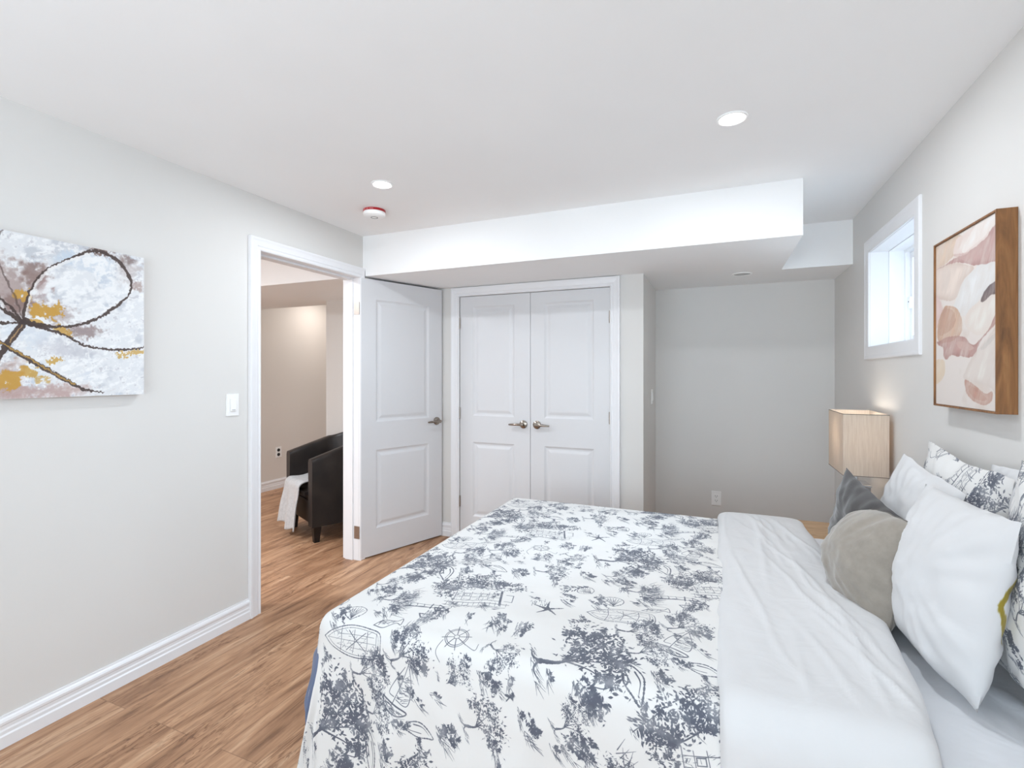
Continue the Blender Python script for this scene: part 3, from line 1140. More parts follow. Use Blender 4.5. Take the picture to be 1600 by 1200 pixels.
casing(bm, WY0, WY1, WZ0, WZ1, [(d, h) for d, h in WCAS], lambda a, z, h: (XR - h, a, z), closed=True)
struct('trim_5', bm, M_TRIM, 'white casing round the high side window')

# side window: drywall-return liner, vinyl frame, sliding sash, glass, latch
win = empty('window_1', (XR + .17, (WY0 + WY1) / 2, WZ0), 'small high white sliding window above the lamp', 'window', kind='structure')
wl = (XR + .17, (WY0 + WY1) / 2, WZ0)


def local_boxes(o, *bs):
    bm = bmesh.new()
    for b in bs:
        box(bm, b[0] - o[0], b[1] - o[0], b[2] - o[1], b[3] - o[1], b[4] - o[2], b[5] - o[2])
    return bm


def frame_boxes(x0, x1, y0, y1, z0, z1, t):
    return [(x0, x1, y0, y0 + t, z0, z1), (x0, x1, y1 - t, y1, z0, z1), (x0, x1, y0 + t, y1 - t, z0, z0 + t), (x0, x1, y0 + t, y1 - t, z1 - t, z1)]


obj('window_liner', local_boxes(wl, *frame_boxes(XR + .002, XR + .088, WY0 - .004, WY1 + .004, WZ0 - .004, WZ1 + .004, .006)), M_TRIM, win)
obj('jamb_extension', local_boxes(wl, *frame_boxes(XR + .09, XR + .160, WY0, WY1, WZ0, WZ1, .005)), M_VINYL, win)
obj('window_frame', local_boxes(wl, *frame_boxes(XR + .160, XR + .245, WY0, WY1, WZ0, WZ1, .022)), M_VINYL, win, bevel=.002)
ym = (WY0 + WY1) / 2
sash = obj('sash', local_boxes(wl, *frame_boxes(XR + .180, XR + .205, ym - .02, WY1 - .024, WZ0 + .024, WZ1 - .024, .035)), M_VINYL, win, bevel=.002)
obj('glass_pane', local_boxes(wl, (XR + .190, XR + .194, ym + .016, WY1 - .060, WZ0 + .060, WZ1 - .060)), M_GLASS, sash)
sash2 = obj('sash', local_boxes(wl, *frame_boxes(XR + .210, XR + .235, WY0 + .024, ym + .02, WZ0 + .024, WZ1 - .024, .035)), M_VINYL, win, bevel=.002)
obj('glass_pane', local_boxes(wl, (XR + .220, XR + .224, WY0 + .060, ym - .016, WZ0 + .060, WZ1 - .060)), M_GLASS, sash2)
lt = obj('latch', local_boxes(wl, (XR + .168, XR + .181, WY1 - .056, WY1 - .028, 1.70, 1.765)), M_VINYL, win, bevel=.003)
obj('latch_screw', local_boxes(wl, (XR + .1665, XR + .169, WY1 - .046, WY1 - .040, 1.735, 1.741)), M_DARK, lt)

# frame and glass of the added rear window, out of view
rwin = empty('window_2', ((RX0 + RX1) / 2, YB - .06, RZ0), 'unseen wide white window added behind the photographer to let light in', 'window', kind='structure')
ro = ((RX0 + RX1) / 2, YB - .06, RZ0)
bm = bmesh.new()
for b in ((RX0, RX0 + .05, RZ0, RZ1), (RX1 - .05, RX1, RZ0, RZ1), (RX0, RX1, RZ0, RZ0 + .05), (RX0, RX1, RZ1 - .05, RZ1), ((RX0 + RX1) / 2 - .03, (RX0 + RX1) / 2 + .03, RZ0, RZ1)):
    box(bm, b[0] - ro[0], b[1] - ro[0], -.03, .03, b[2] - ro[2], b[3] - ro[2])
obj('window_frame', bm, M_VINYL, rwin)
bm = bmesh.new()
box(bm, RX0 + .05 - ro[0], RX1 - .05 - ro[0], -.003, .003, .05, RZ1 - RZ0 - .05)
obj('glass_pane', bm, M_GLASS, rwin)


# ------------------------------------------------------------------ doors
def panel_door(w, h, t, panels):
    """slab in local x 0..w, z 0..h; front face at y=0 looking to -y, back at y=t; moulded raised panels."""
    bm = bmesh.new()
    for side in (0, 1):
        yf = 0 if side == 0 else t
        sg = 1 if side == 0 else -1

        def V(x, d, z):
            return bm.verts.new((x, yf + sg * d, z))

        def Q(x0, x1, z0, z1):
            bm.faces.new((V(x0, 0, z0), V(x1, 0, z0), V(x1, 0, z1), V(x0, 0, z1)))
        px0, px1 = panels[0][0], panels[0][1]
        Q(0, px0, 0, h)
        Q(px1, w, 0, h)
        zs = [0] + [z for p in panels for z in (p[2], p[3])] + [h]
        for i in range(0, len(zs), 2):
            Q(px0, px1, zs[i], zs[i + 1])
        prof = [(0, 0), (.004, .0025), (.013, .0075), (.020, .0085), (.026, .0085), (.044, .0030), (.050, .0022)]
        for (x0, x1, z0, z1) in panels:
            loops = [[V(x0 + i, d, z0 + i), V(x1 - i, d, z0 + i), V(x1 - i, d, z1 - i), V(x0 + i, d, z1 - i)] for i, d in prof]
            for A, B in zip(loops[:-1], loops[1:]):
                for k in range(4):
                    m = (k + 1) % 4
                    bm.faces.new((A[k], A[m], B[m], B[k]))
            bm.faces.new(loops[-1])
    for q in (((0, 0, 0), (0, t, 0), (0, t, h), (0, 0, h)), ((w, 0, 0), (w, 0, h), (w, t, h), (w, t, 0)),
              ((0, 0, 0), (w, 0, 0), (w, t, 0), (0, t, 0)), ((0, 0, h), (0, t, h), (w, t, h), (w, 0, h))):
        bm.faces.new([bm.verts.new(c) for c in q])
    bmesh.ops.remove_doubles(bm, verts=bm.verts, dist=1e-5)
    return bm


def lever(parent, x, z, dirn, y=0.0, flip=1):
    """round rose and a lever pointing along dirn (+1/-1 in local x)."""
    bm = bmesh.new()
    lathe(bm, [(0, y), (.030, y), (.032, y - flip * .003), (.031, y - flip * .009), (.022, y - flip * .013), (.012, y - flip * .015), (.011, y - flip * .045), (.013, y - flip * .050), (.012, y - flip * .056), (0, y - flip * .058)], (x, 0, z), 'Y', 28)
    yl = y - flip * .050
    tube(bm, [(x - .006 * dirn, yl, z), (x + .02 * dirn, yl, z + .001), (x + .05 * dirn, yl + flip * .001, z + .001), (x + .085 * dirn, yl + flip * .006, z - .001), (x + .110 * dirn, yl + flip * .013, z - .003)],
         [(.008, .010), (.008, .010), (.0065, .009), (.006, .008), (.005, .006)], 12)
    return obj('door_handle', bm, M_NICKEL, parent, smooth=True)


def closet_door(name, x0, x1, label, hinge_x, lever_x, ldir, panels):
    y0 = YC + .004
    d = empty(name, (x0, y0, .012), label, 'closet door', kind='structure')
    h = CZ - .012 - .004
    obj('door_slab', panel_door(x1 - x0, h, .035, panels), M_DOOR, d, bevel=.0012, seg=1)
    lever(d, lever_x - x0, .948 - .012, ldir)
    for zc in (1.752, 1.02, .30):
        bm = bmesh.new()
        lathe(bm, [(0, -.045), (.0062, -.044), (.0062, .044), (0, .045)], (hinge_x - x0, -.007, zc - .012), 'Z', 14)
        obj('hinge', bm, M_HINGE, d, smooth=True)
    return d


cm = (CX0 + CX1) / 2
pl = lambda w, a, b: [(a, b, .175, .776), (a, b, .988, 1.870)]
closet_door('door_2', CX0 + .004, cm - .0015, 'white two-panel left closet door with lever at its right edge', CX0 + .004, -1.383, -1, pl(0, .118, .480))
closet_door('door_3', cm + .0015, CX1 - .004, 'white two-panel right closet door with lever at its left edge', CX1 - .004, -1.272, 1, pl(0, .112, .496))

# bedroom door, swung wide open towards the closet wall; hinge pin at its foot
ang = math.radians(21.0)
dw, dt, dh = .735, .035, 2.02
dirx = Vector((math.sin(ang), math.cos(ang), 0))            # along the door away from the hinge
nface = Vector((math.cos(ang), -math.sin(ang), 0))          # towards the room
pin = Vector((-2.358, 2.838, .010)) - nface * dt
door = empty('door_1', pin, 'white two-panel bedroom door standing wide open', 'door', kind='structure')
# local x along the door, local -y towards the room
door.rotation_euler = (0, 0, math.atan2(dirx.y, dirx.x))
bm = panel_door(dw, dh, dt, [(.122, .602, .195, .770), (.122, .602, .975, 1.875)])
bmesh.ops.translate(bm, verts=bm.verts, vec=(0, -dt, 0))
obj('door_slab', bm, M_DOOR, door, bevel=.0012, seg=1)
lever(door, dw - .058, .945, -1, -dt)
bm = bmesh.new()
box(bm, dw - .001, dw + .0015, -dt + .006, -.006, .90, .99)
obj('latch_plate', bm, M_HINGE, door)
Minv = door.matrix_basis.inverted()
for zc in (1.80, .19):
    bm = bmesh.new()
    box(bm, -.0018, .0005, -dt + .002, -.002, zc - .045, zc + .045)              # leaf on the door's edge
    lathe(bm, [(0, -.047), (.006, -.046), (.006, .046), (0, .047)], (-.003, .004, zc), 'Z', 14)
    obj('hinge', bm, M_HINGE, door)
    bm = bmesh.new()                                                           # leaf on the jamb
    box(bm, XL - .040, XL + .006, DY1 - .0065, DY1 - .0035, zc + .01 - .045, zc + .01 + .045)
    bmesh.ops.transform(bm, matrix=Minv, verts=bm.verts)
    obj('hinge_leaf', bm, M_HINGE, door)
bm = boxes((XL - .075, XL - .040, DY0 + .013, DY0 + .0145, .93, .99))
o = obj('strike_plate', bm, M_HINGE)
props(o, 'small steel strike plate on the left door jamb', 'strike plate')


# ------------------------------------------------------------------ ceiling fittings
def ceiling_light(x, y, z, label, lit=True, r=.056):
    t = empty('ceiling_light', (x, y, z), label, 'ceiling light', group='recessed ceiling lights')
    bm = bmesh.new()
    lathe(bm, [(r * .80, -.001), (r * .82, -.004), (r * .9, -.006), (r, -.004), (r * 1.02, 0), (r * .8, 0)], n=40)
    obj('trim_ring', bm, M_PLASTIC, t, smooth=True)
    bm = bmesh.new()
    lathe(bm, [(0, -.0035), (r * .6, -.003), (r * .81, -.002), (r * .81, 0), (0, 0)], n=40)
    obj('lens', bm, M_LENS if lit else M_LENS_OFF, t, smooth=True)
    if lit:
        area_light('recessed_lamp', (x, y, z - .012), (0, 0, 0), r * 1.5, r * 1.5, 7.0, (.88, .94, 1.0), 'DISK')
    return t


ceiling_light(.055, 2.097, ZC, 'lit round recessed light nearest the side window')
ceiling_light(-1.622, 2.12, ZC, 'lit round recessed light beside the red-banded smoke alarm')
ceiling_light(.165, 3.777 + .06, ZS, 'unlit round recessed light in the bulkhead over the alcove', False, .066)

sd = empty('smoke_detector', (-1.919, 2.433, ZC), 'round white smoke alarm with red band on the ceiling', 'smoke detector')
bm = bmesh.new()
lathe(bm, [(0, 0), (.064, 0), (.064, -.003), (.0615, -.003), (0, -.003)], n=40)
obj('base_plate', bm, M_PLASTIC, sd, smooth=True)
bm = bmesh.new()
lathe(bm, [(0, -.003), (.066, -.003), (.0665, -.018), (0, -.018)], n=40)
band = obj('red_band', bm, M_RED, sd, smooth=True)
props(band, 'red band with faint pale lettering')
bm = bmesh.new()                                            # the faint pale marks printed on the band
for i in range(13):
    a = math.radians(238 + i * 5.2)
    if i in (4, 8):
        continue
    M = Matrix.Rotation(a, 4, 'Z')
    box(bm, .0662, .0668, -.0018, .0018, -.0135, -.008, M)
obj('printed_mark', bm, paint('pale_print', srgb(226, 150, 150), .5), band)
bm = bmesh.new()
lathe(bm, [(0, -.018), (.0655, -.018), (.0665, -.026), (.064, -.036), (.054, -.043), (.030, -.047), (0, -.048)], n=40)
body = obj('housing', bm, M_PLASTIC, sd, smooth=True)
bm = bmesh.new()
lathe(bm, [(.017, -.0472), (.0195, -.049), (.022, -.0468)], n=28)
obj('test_button_ring', bm, M_GREY, body, smooth=True)


# ------------------------------------------------------------------ switches and outlets
def wall_plate(name, origin, rot, label, cat, kind, flush=True):
    """plate in local x (width), z (height); looks towards local -y."""
    t = empty(name, origin, label, cat, rot)
    bm = bmesh.new()
    box(bm, -.036, .036, -.006, 0, -.058, .058)
    obj('cover_plate', bm, M_PLASTIC, t, bevel=.002)
    if kind == 'switch':
        bm = bmesh.new()
        box(bm, -.0185, .0185, -.0075, -.005, -.034, .034)
        obj('rocker_frame', bm, paint('rocker_frame_white', srgb(226, 226, 226), .4), t, bevel=.0008)
        bm = bmesh.new()
        v = box(bm, -.0165, .0165, -.010, -.006, -.032, .032)
        for q in v:
            if q.co.z < 0 and q.co.y < -.007:
                q.co.y -= .003
        r = obj('rocker', bm, M_PLASTIC, t, bevel=.0012)
        bm = bmesh.new()
        box(bm, -.010, .010, -.0128, -.0110, -.029, -.025)
        obj('indicator_slot', bm, M_GREY, r)
    else:
        m = M_PLASTIC
        bm = bmesh.new()
        box(bm, -.0175, .0175, -.009, -.005, -.034, .034)
        f = obj('receptacle', bm, m, t, bevel=.001)
        bm = bmesh.new()
        for zc in (.018, -.018):
            box(bm, -.0085, -.0060, -.0095, -.0085, zc - .002, zc + .007)
            box(bm, .0060, .0085, -.0095, -.0085, zc - .002, zc + .007)
            lathe(bm, [(0, -.0095), (.0026, -.0095), (.0026, -.0085), (0, -.0085)], (0, 0, zc - .008), 'Y', 12)
        obj('socket_slot', bm, M_DARK, f)
    return t


wall_plate('light_switch', (XL, 1.833, 1.175), PI / 2, 'white rocker light switch on the wall left of the doorway', 'light switch', 'switch')
wall_plate('light_switch', (XCO, 4.016, 1.160), PI / 2, 'white light switch seen edge-on on the alcove side wall', 'light switch', 'switch')
wall_plate('wall_outlet', (-.004, YA, .335), 0, 'white wall outlet on the alcove wall above the bed', 'outlet', 'outlet')
ho = empty('wall_outlet', (HX, 4.272, .42), 'white hall outlet with black sockets beside the armchair', 'outlet', PI / 2)
bm = bmesh.new()
box(bm, -.040, .040, -.006, 0, -.062, .062)
obj('cover_plate', bm, M_PLASTIC, ho, bevel=.002)
bm = bmesh.new()
for zc in (.026, -.026):
    lathe(bm, [(0, -.011), (.018, -.011), (.019, -.0055), (0, -.0055)], (-.004, 0, zc), 'Y', 20)
obj('socket', bm, M_DARK, ho, smooth=True)

# ------------------------------------------------------------------ pictures on the walls
PY0, PY1, PZ0, PZ1 = .478, 1.378, 1.250, 1.851
art = empty('canvas_painting', (XL + .0005, (PY0 + PY1) / 2, PZ0), 'unframed canvas of a white and brown flower with gold flecks', 'painting')
hw, hh = (PY1 - PY0) / 2, PZ1 - PZ0
bm = boxes((0, .0338, -hw, hw, 0, hh))
obj('canvas_body', bm, paint('canvas_edge', srgb(214, 206, 204), .8), art)
bm = bmesh.new()
lay = bm.loops.layers.uv.new('UVMap')
f = bm.faces.new([bm.verts.new(c) for c in ((.0345, -hw, 0), (.0345, hw, 0), (.0345, hw, hh), (.0345, -hw, hh))])
for lp, uv in zip(f.loops, ((0, 0), (1, 0), (1, 1), (0, 1))):
    lp[lay].uv = uv
ret = bmesh.ops.extrude_face_region(bm, geom=[f])
for v in ret['geom']:
    if isinstance(v, bmesh.types.BMVert):
        v.co.x -= .0006
obj('painted_surface', bm, printed('flower_painting', flower_picture(PY0, PY1, PZ0, PZ1, XL + .035), .55, fabric=False, bump=.8), art)

FD = .050
FY0, FY1, FZ0, FZ1 = 1.886, 2.341, 1.2205, 1.8265
fa = empty('framed_print', (XR, (FY0 + FY1) / 2, FZ0), 'wood-framed blush petal print on the wall above the pillows', 'picture')
fo = (XR, (FY0 + FY1) / 2, FZ0)
bm = local_boxes(fo, *frame_boxes(XR - FD, XR - .0005, FY0, FY1, FZ0, FZ1, .0062))
obj('frame', bm, M_OAK, fa, bevel=.0008, seg=1)
bm = bmesh.new()
lay = bm.loops.layers.uv.new('UVMap')
a0, a1, b0, b1 = FY0 + .0072 - fo[1], FY1 - .0072 - fo[1], .0072, FZ1 - FZ0 - .0072
xf = -FD + .006
f = bm.faces.new([bm.verts.new(c) for c in ((xf, a1, b0), (xf, a0, b0), (xf, a0, b1), (xf, a1, b1))])
for lp, uv in zip(f.loops, ((0, 0), (1, 0), (1, 1), (0, 1))):
    lp[lay].uv = uv
ret = bmesh.ops.extrude_face_region(bm, geom=[f])
for v in ret['geom']:
    if isinstance(v, bmesh.types.BMVert):
        v.co.x += .012
obj('print', bm, printed('petal_print', petals_picture(FY0 + .0072, FY1 - .0072, FZ0 + .0072, FZ1 - .0072, XR - FD), .6, fabric=False, bump=.15), fa)
bm = local_boxes(fo, (XR - .03, XR - .001, FY0 + .0065, FY1 - .0065, FZ0 + .0065, FZ1 - .0065))
obj('backing_board', bm, paint('backing_board_brown', srgb(96, 70, 50), .8), fa)

# ------------------------------------------------------------------ bed
BX0, BX1, BY0, BY1 = -1.15, .785, 1.265, 2.825
ZM = .525                                                   # mattress top
bed = empty('bed', ((BX0 + BX1) / 2, (BY0 + BY1) / 2, 0), 'queen bed made up with toile and white bedding, head against the right wall', 'bed')
bo = ((BX0 + BX1) / 2, (BY0 + BY1) / 2, 0)
obj('bed_base', local_boxes(bo, (BX0 + .03, BX1, BY0 + .03, BY1 - .03, .09, .28)), M_DUCT, bed, bevel=.015)
for x in (BX0 + .09, BX1 - .09):
    for y in (BY0 + .09, BY1 - .09):
        bm = bmesh.new()
        lathe(bm, [(0, 0), (.022, 0), (.03, .092), (0, .092)], (x - bo[0], y - bo[1], 0), 'Z', 16)
        obj('leg', bm, M_LEG, bed, smooth=True)


def rounded_slab(x0, x1, y0, y1, z0, z1, r, nx=60, ny=60, f=None):
    bm = bmesh.new()
    box(bm, x0, x1, y0, y1, z0, z1)
    bmesh.ops.bevel(bm, geom=list(bm.edges), offset=r, segments=4, affect='EDGES', profile=.5)
    return bm


bm = rounded_slab(BX0 - bo[0], BX1 - bo[0], BY0 - bo[1], BY1 - bo[1], .281, ZM - .008, .04)
mattress = obj('mattress', bm, M_SHEET, bed, smooth=True, angle=60)


def drape(a, b, rect, ztop, r, flare=.10, rip=.010, seed=0, zmin=.012):
    """flat cloth coordinates -> cloth hung over the rounded edges of the mattress rectangle."""
    x0, x1, y0, y1 = rect
    ux = np.where(a < x0, a - x0, np.where(a > x1, a - x1, 0))
    uy = np.where(b < y0, b - y0, np.where(b > y1, b - y1, 0))
    d = np.hypot(ux, uy)
    dd = np.maximum(d, 1e-9)
    nx, ny = ux / dd, uy / dd
    L = PI * r / 2
    an = np.minimum(d, L) / r
    hor = r * np.sin(an)
    ver = r * (1 - np.cos(an))
    ex = np.maximum(d - L, 0)
    hang = np.minimum(ex, ztop - r - zmin)
    hor = hor + flare * hang + (ex - hang) * .8
    ver = ver + hang
    per = np.clip(a, x0, x1) * 1.0 - np.clip(b, y0, y1) + .7 * np.arctan2(ny, -nx)
    hor = hor + rip * sm(.02, .3, ex) * (np.sin(per * 17 + seed) + .6 * np.sin(per * 31 + 2.1 * seed))
    X = np.clip(a, x0, x1) + nx * hor
    Y = np.clip(b, y0, y1) + ny * hor
    return np.stack([X, Y, ztop - ver], -1)


# fitted sheet
xs = np.linspace(BX0 + .55, BX1 + .0, 120)
ys = np.linspace(BY0 - .27, BY1 + .27, 180)
Aa, Bb = np.meshgrid(xs, ys, indexing='ij')
P = drape(Aa, Bb, (BX0, BX1, BY0 + .035, BY1 - .035), ZM, .04, 0, 0)
top = sm(.03, -.02, np.maximum(BY0 + .02 - Bb, Bb - BY1 + .02))
wr = .005 * fbm(Aa * 6, Bb * 3, 4) + .014 * np.maximum(0, vnoise(Aa * 9 + Bb * 5, Bb * 2.2 - Aa * 2, 8)) ** 2
P[..., 2] += top * wr
P -= np.array(bo)
obj('fitted_sheet', grid_mesh(P), M_SHEET, bed, smooth=True, angle=80)

# duvet: printed cover with lining, turned-back white end
duv = empty('duvet', (-.4, 2.03, ZM), 'duvet in a grey toile print with wide white turned-back end', 'duvet')
do = np.array((-.4, 2.03, ZM))
RECT = (-1.145, 9.0, 1.272, 2.826)
ZD = .572
a0, a1 = RECT[0] - .51, .07
b0, b1 = RECT[2] - .52, RECT[3] + .52
na, nb = 150, 230
xs = np.linspace(a0, a1, na)
ys = np.linspace(b0, b1, nb)
Aa, Bb = np.meshgrid(xs, ys, indexing='ij')


def puff(Aa, Bb):
    inner = sm(-.03, .14, np.minimum(np.minimum(Aa - RECT[0], Bb - RECT[2]), RECT[3] - Bb))
    return inner * (.008 + .008 * fbm(Aa * 2.6, Bb * 2.6, 12, 3) + .004 * fbm(Aa * 9, Bb * 9, 15, 2)) - .004


P = drape(Aa, Bb, RECT, ZD, .062, .11, .013, 1.0)
P[..., 2] += puff(Aa, Bb)
out = sm(.0, .2, np.maximum(RECT[0] - Aa, np.maximum(RECT[2] - Bb, Bb - RECT[3])))
P[..., 0] += out * .010 * fbm(Aa * 5, Bb * 5, 41, 2)
P[..., 1] += out * .010 * fbm(Aa * 5, Bb * 5, 42, 2)
P[..., 2] = np.maximum(P[..., 2], .012)
UV = np.stack([(Aa + .744) / (2 * CELL_X), (Bb - 1.503) / CELL_Y], -1)
obj('printed_cover', grid_mesh(P - do, UV), M_TOILE, duv, smooth=True, angle=80)
# the plain reverse, a little inside and peeping out at the hem
Al, Bl = Aa.copy(), Bb.copy()
sc_ = (np.arange(na) / (na - 1))[:, None]
Al = a0 - .012 + (a1 - .02 - a0) * sc_ + 0 * Bb
Bl = b0 - .012 + (b1 + .024 - b0) * (np.arange(nb) / (nb - 1))[None, :] + 0 * Aa
Q = drape(Al, Bl, RECT, ZD - .016, .052, .11, .013, 1.0, zmin=.006)
Q[..., 2] += puff(Al, Bl)
outl = sm(.0, .2, np.maximum(RECT[0] - Al, np.maximum(RECT[2] - Bl, Bl - RECT[3])))
Q[..., 0] += outl * .010 * fbm(Al * 5, Bl * 5, 41, 2)
Q[..., 1] += outl * .010 * fbm(Al * 5, Bl * 5, 42, 2)
exl = np.hypot(np.minimum(Al - RECT[0], 0), np.minimum(Bl - RECT[2], 0))
crn = sm(RECT[2] + .10, RECT[2] + .02, Bl) * sm(RECT[0] + .03, RECT[0] - .03, Al) * sm(.10, .17, exl) * sm(.40, .30, exl)
Q[..., 0] -= crn * .026
Q[..., 2] = np.maximum(Q[..., 2], .006)
lin = obj('lining', grid_mesh(Q - do), M_LINING, duv, smooth=True, angle=80)
props(lin, 'blue-grey plain lining showing at the hem')

# turned-back end: a soft flat roll of cloth lying on the cover
nu, nv = 64, 240
s = np.linspace(0, 1, nu)
ys = np.linspace(b0 + .02, b1 - .02, nv)
S, Bb = np.meshgrid(s, ys, indexing='ij')
xa = .006 + .010 * vnoise(Bb * 3.1, Bb * 0 + .5, 51) + .004 * vnoise(Bb * 11, Bb * 0, 52) + .012 * np.exp(-((Bb - 2.12) / .09) ** 2)
xb = np.interp(ys, [b0, 1.15, 1.3, 1.55, 1.82, 2.05, 2.4, 2.8, b1], [.40, .405, .425, .462, .478, .452, .425, .405, .40])[None, :] + .006 * vnoise(Bb * 7, Bb * 0, 53)
prof = np.sin(PI * np.clip(S, 0, 1)) ** .0
up = (1 - np.abs(2 * S - 1) ** 7) ** .5
Aa = xa + (xb - xa) * S
P = drape(Aa, Bb, (-9, 9, RECT[2] - .004, RECT[3] + .004), ZD + .002, .066, .11, .011, 1.7)
edge = sm(-.03, .10, np.minimum(Bb - RECT[2], RECT[3] - Bb))
T_ = .036
wr = np.zeros_like(Aa)
rs = np.random.default_rng(5)
for k in range(22):
    xc = rs.uniform(.03, .42)
    yc = rs.uniform(1.25, 2.75)
    ln = rs.uniform(.16, .42)
    sl = rs.uniform(-.34, .05)
    wd = rs.uniform(.006, .013)
    am = rs.uniform(.004, .0105)
    dl = Aa - (xc + sl * (Bb - yc) + .014 * vnoise(Bb * 6, Bb * 0 + k, 60 + k))
    wr += am * np.exp(-(dl / wd) ** 2) * np.exp(-((Bb - yc) / ln) ** 2)
wr += .0035 * fbm(Aa * 10, Bb * 5, 55, 3)
lift = up * (T_ + edge * wr)
nz_ = np.ones_like(Aa)
# lift along the local outward direction (up on the top, outwards on the hanging sides)
gy = np.gradient(P[..., 1], axis=1)
gz = np.gradient(P[..., 2], axis=1)
ln = np.hypot(gy, gz) + 1e-9
P[..., 1] += -gz / ln * lift
P[..., 2] += gy / ln * lift
under = drape(Aa[::-1], Bb, (-9, 9, RECT[2] - .004, RECT[3] + .004), ZD + .002, .066, .11, .011, 1.7)
Pc = np.concatenate([P, under[1:-1]], 0)
tb = obj('turned_back_end', grid_mesh(Pc - do, close_u=True), M_COTTON, duv, smooth=True, angle=80)
props(tb, 'plain white turned-back end of the duvet')


# ------------------------------------------------------------------ pillows
def pillow(name, w, h, t, base, yaw, tilt, roll, mat, label, cat='pillow', pinch=.07, seed=0, sag=.0, wrinkle=.006, uvs=None, seam=False, n=46, group=None, pw=2.6, rnd=0.0, own_uv=False, back=.3, seam_mat=None, far_round=False):
    """pillow standing on its lower edge. base: world point of the lower edge's middle; faces the room."""
    o = empty(name, base, label, cat, group=group)
    u = np.linspace(-1, 1, n)
    Uu, Vv = np.meshgrid(u, u, indexing='ij')
    sides = []
    for sg in (1, -1):
        X = w / 2 * Uu * (1 - pinch * (1 - Vv ** 2) * np.abs(Uu) ** 2)
        Z = h / 2 * Vv * (1 - pinch * (1 - Uu ** 2) * np.abs(Vv) ** 2) + h / 2
        far = 1.0 if not far_round else sm(.75, -.35, Uu)
        X = X * np.sqrt(1 - rnd * far * Vv ** 2)
        Z = h / 2 + (Z - h / 2) * np.sqrt(1 - rnd * far * Uu ** 2)
        pu = (1 - np.abs(Uu) ** pw) ** .62
        pv = (1 - np.abs(Vv) ** pw) ** .62
        dep = t / 2 * pu * pv * (1 + sag * (-Vv) * .5) * (1 if sg > 0 else back)
        wn = wrinkle * fbm(Uu * 2.2 + 3 * seed, Vv * 2.2, seed * 7 + (1 if sg > 0 else 5), 3) * (pu * pv) ** .5
        cr = np.abs(Uu * Vv)
        wn = wn + wrinkle * .9 * np.sin((np.arctan2(Vv, Uu)) * 22 + seed) * cr * (1 - cr) * 1.6 * (pu * pv) ** .35
        Y = -sg * (dep + wn)
        Z = Z + .004 * fbm(Uu * 3 + seed, Vv * 3, seed + 3, 2)
        sides.append(np.stack([X, Y, Z], -1))
    Mx = Matrix.Rotation(yaw, 4, 'Z') @ Matrix.Rotation(tilt, 4, 'X') @ Matrix.Rotation(roll, 4, 'Y')
    R = np.array(Mx.to_3x3())
    bm = bmesh.new()
    lay = bm.loops.layers.uv.new('UVMap')
    ring = {}
    for si, P in enumerate(sides):
        Pw = P @ R.T
        V = {}
        for i in range(n):
            for j in range(n):
                bd = i in (0, n - 1) or j in (0, n - 1)
                if bd and (i, j) in ring:
                    V[i, j] = ring[i, j]
                else:
                    V[i, j] = bm.verts.new(Pw[i, j])
                    if bd:
                        ring[i, j] = V[i, j]
        for i in range(n - 1):
            for j in range(n - 1):
                idx = ((i, j), (i + 1, j), (i + 1, j + 1), (i, j + 1))
                f = bm.faces.new([V[k] for k in idx])
                for lp, (a, b) in zip(f.loops, idx):
                    q = P[a, b]
                    if own_uv:
                        e0, e1 = math.asin(max(-1, min(1, u[a]))) * 2 / PI, math.asin(max(-1, min(1, u[b]))) * 2 / PI
                        lp[lay].uv = ((e0 + 1) / 4, (e1 + 1) / 2) if si == 0 else ((3 - e0) / 4, (e1 + 1) / 2)
                    elif uvs:
                        lp[lay].uv = ((q[2] * uvs[2] + uvs[0]) / (2 * CELL_X), (q[0] * uvs[2] + uvs[1]) / CELL_Y)
                    else:
                        lp[lay].uv = (q[0], q[2])
    zmin = min(v.co.z for v in bm.verts)
    for v in bm.verts:
        v.co.z -= zmin
    c = obj('pillow_cover', bm, mat, o, smooth=True, angle=75)
    if seam:
        bm = bmesh.new()
        k = n - 1
        path = [(0, j) for j in range(n)] + [(i, k) for i in range(1, n)] + [(k, j) for j in range(k - 1, -1, -1)] + [(i, 0) for i in range(k - 1, 0, -1)]
        pts = [Vector(sides[0][a, b] @ R.T) - Vector((0, 0, zmin)) for a, b in path]
        tube(bm, pts + [pts[0]], .0016 if seam is True else seam, 6)
        obj('seam', bm, seam_mat or mat, o, smooth=True)
    return o


FACE = -PI / 2                                              # pillow front looks to -x
def face(yaw_deg):
    return FACE + math.radians(yaw_deg)


def lean(deg):
    return -math.radians(deg)


# shams against the wall
pillow('toile_sham', .60, .53, .10, (.712, 2.085, ZM + .006), face(0), lean(4), math.radians(3), M_TOILE, 'toile print sham leaning on the wall, farther of the two', 'pillow', seed=1, uvs=(.30, .28, .95), wrinkle=.009, group='toile shams')
pillow('toile_sham', .58, .55, .14, (.690, 1.455, ZM + .006), face(0), lean(5), math.radians(4), M_TOILE, 'toile print sham at the right edge of the photo, behind the gold-marked white pillow', 'pillow', seed=2, uvs=(.16, .40, .95), wrinkle=.009, group='toile shams')
pillow('sleeping_pillow', .34, .57, .08, (.765, 1.80, ZM + .014), face(0), lean(1), 0, M_PILLOW, 'plain white pillow just showing between the two toile shams', 'pillow', seed=3, rnd=.22)
# white square pillow behind the grey cushions
pillow('square_pillow', .50, .475, .13, (.590, 2.195, ZM + .012), face(4), lean(12), math.radians(7), M_PILLOW, 'plain white square pillow behind the two grey velvet cushions', 'pillow', seed=4, sag=.3, wrinkle=.010, rnd=.10)
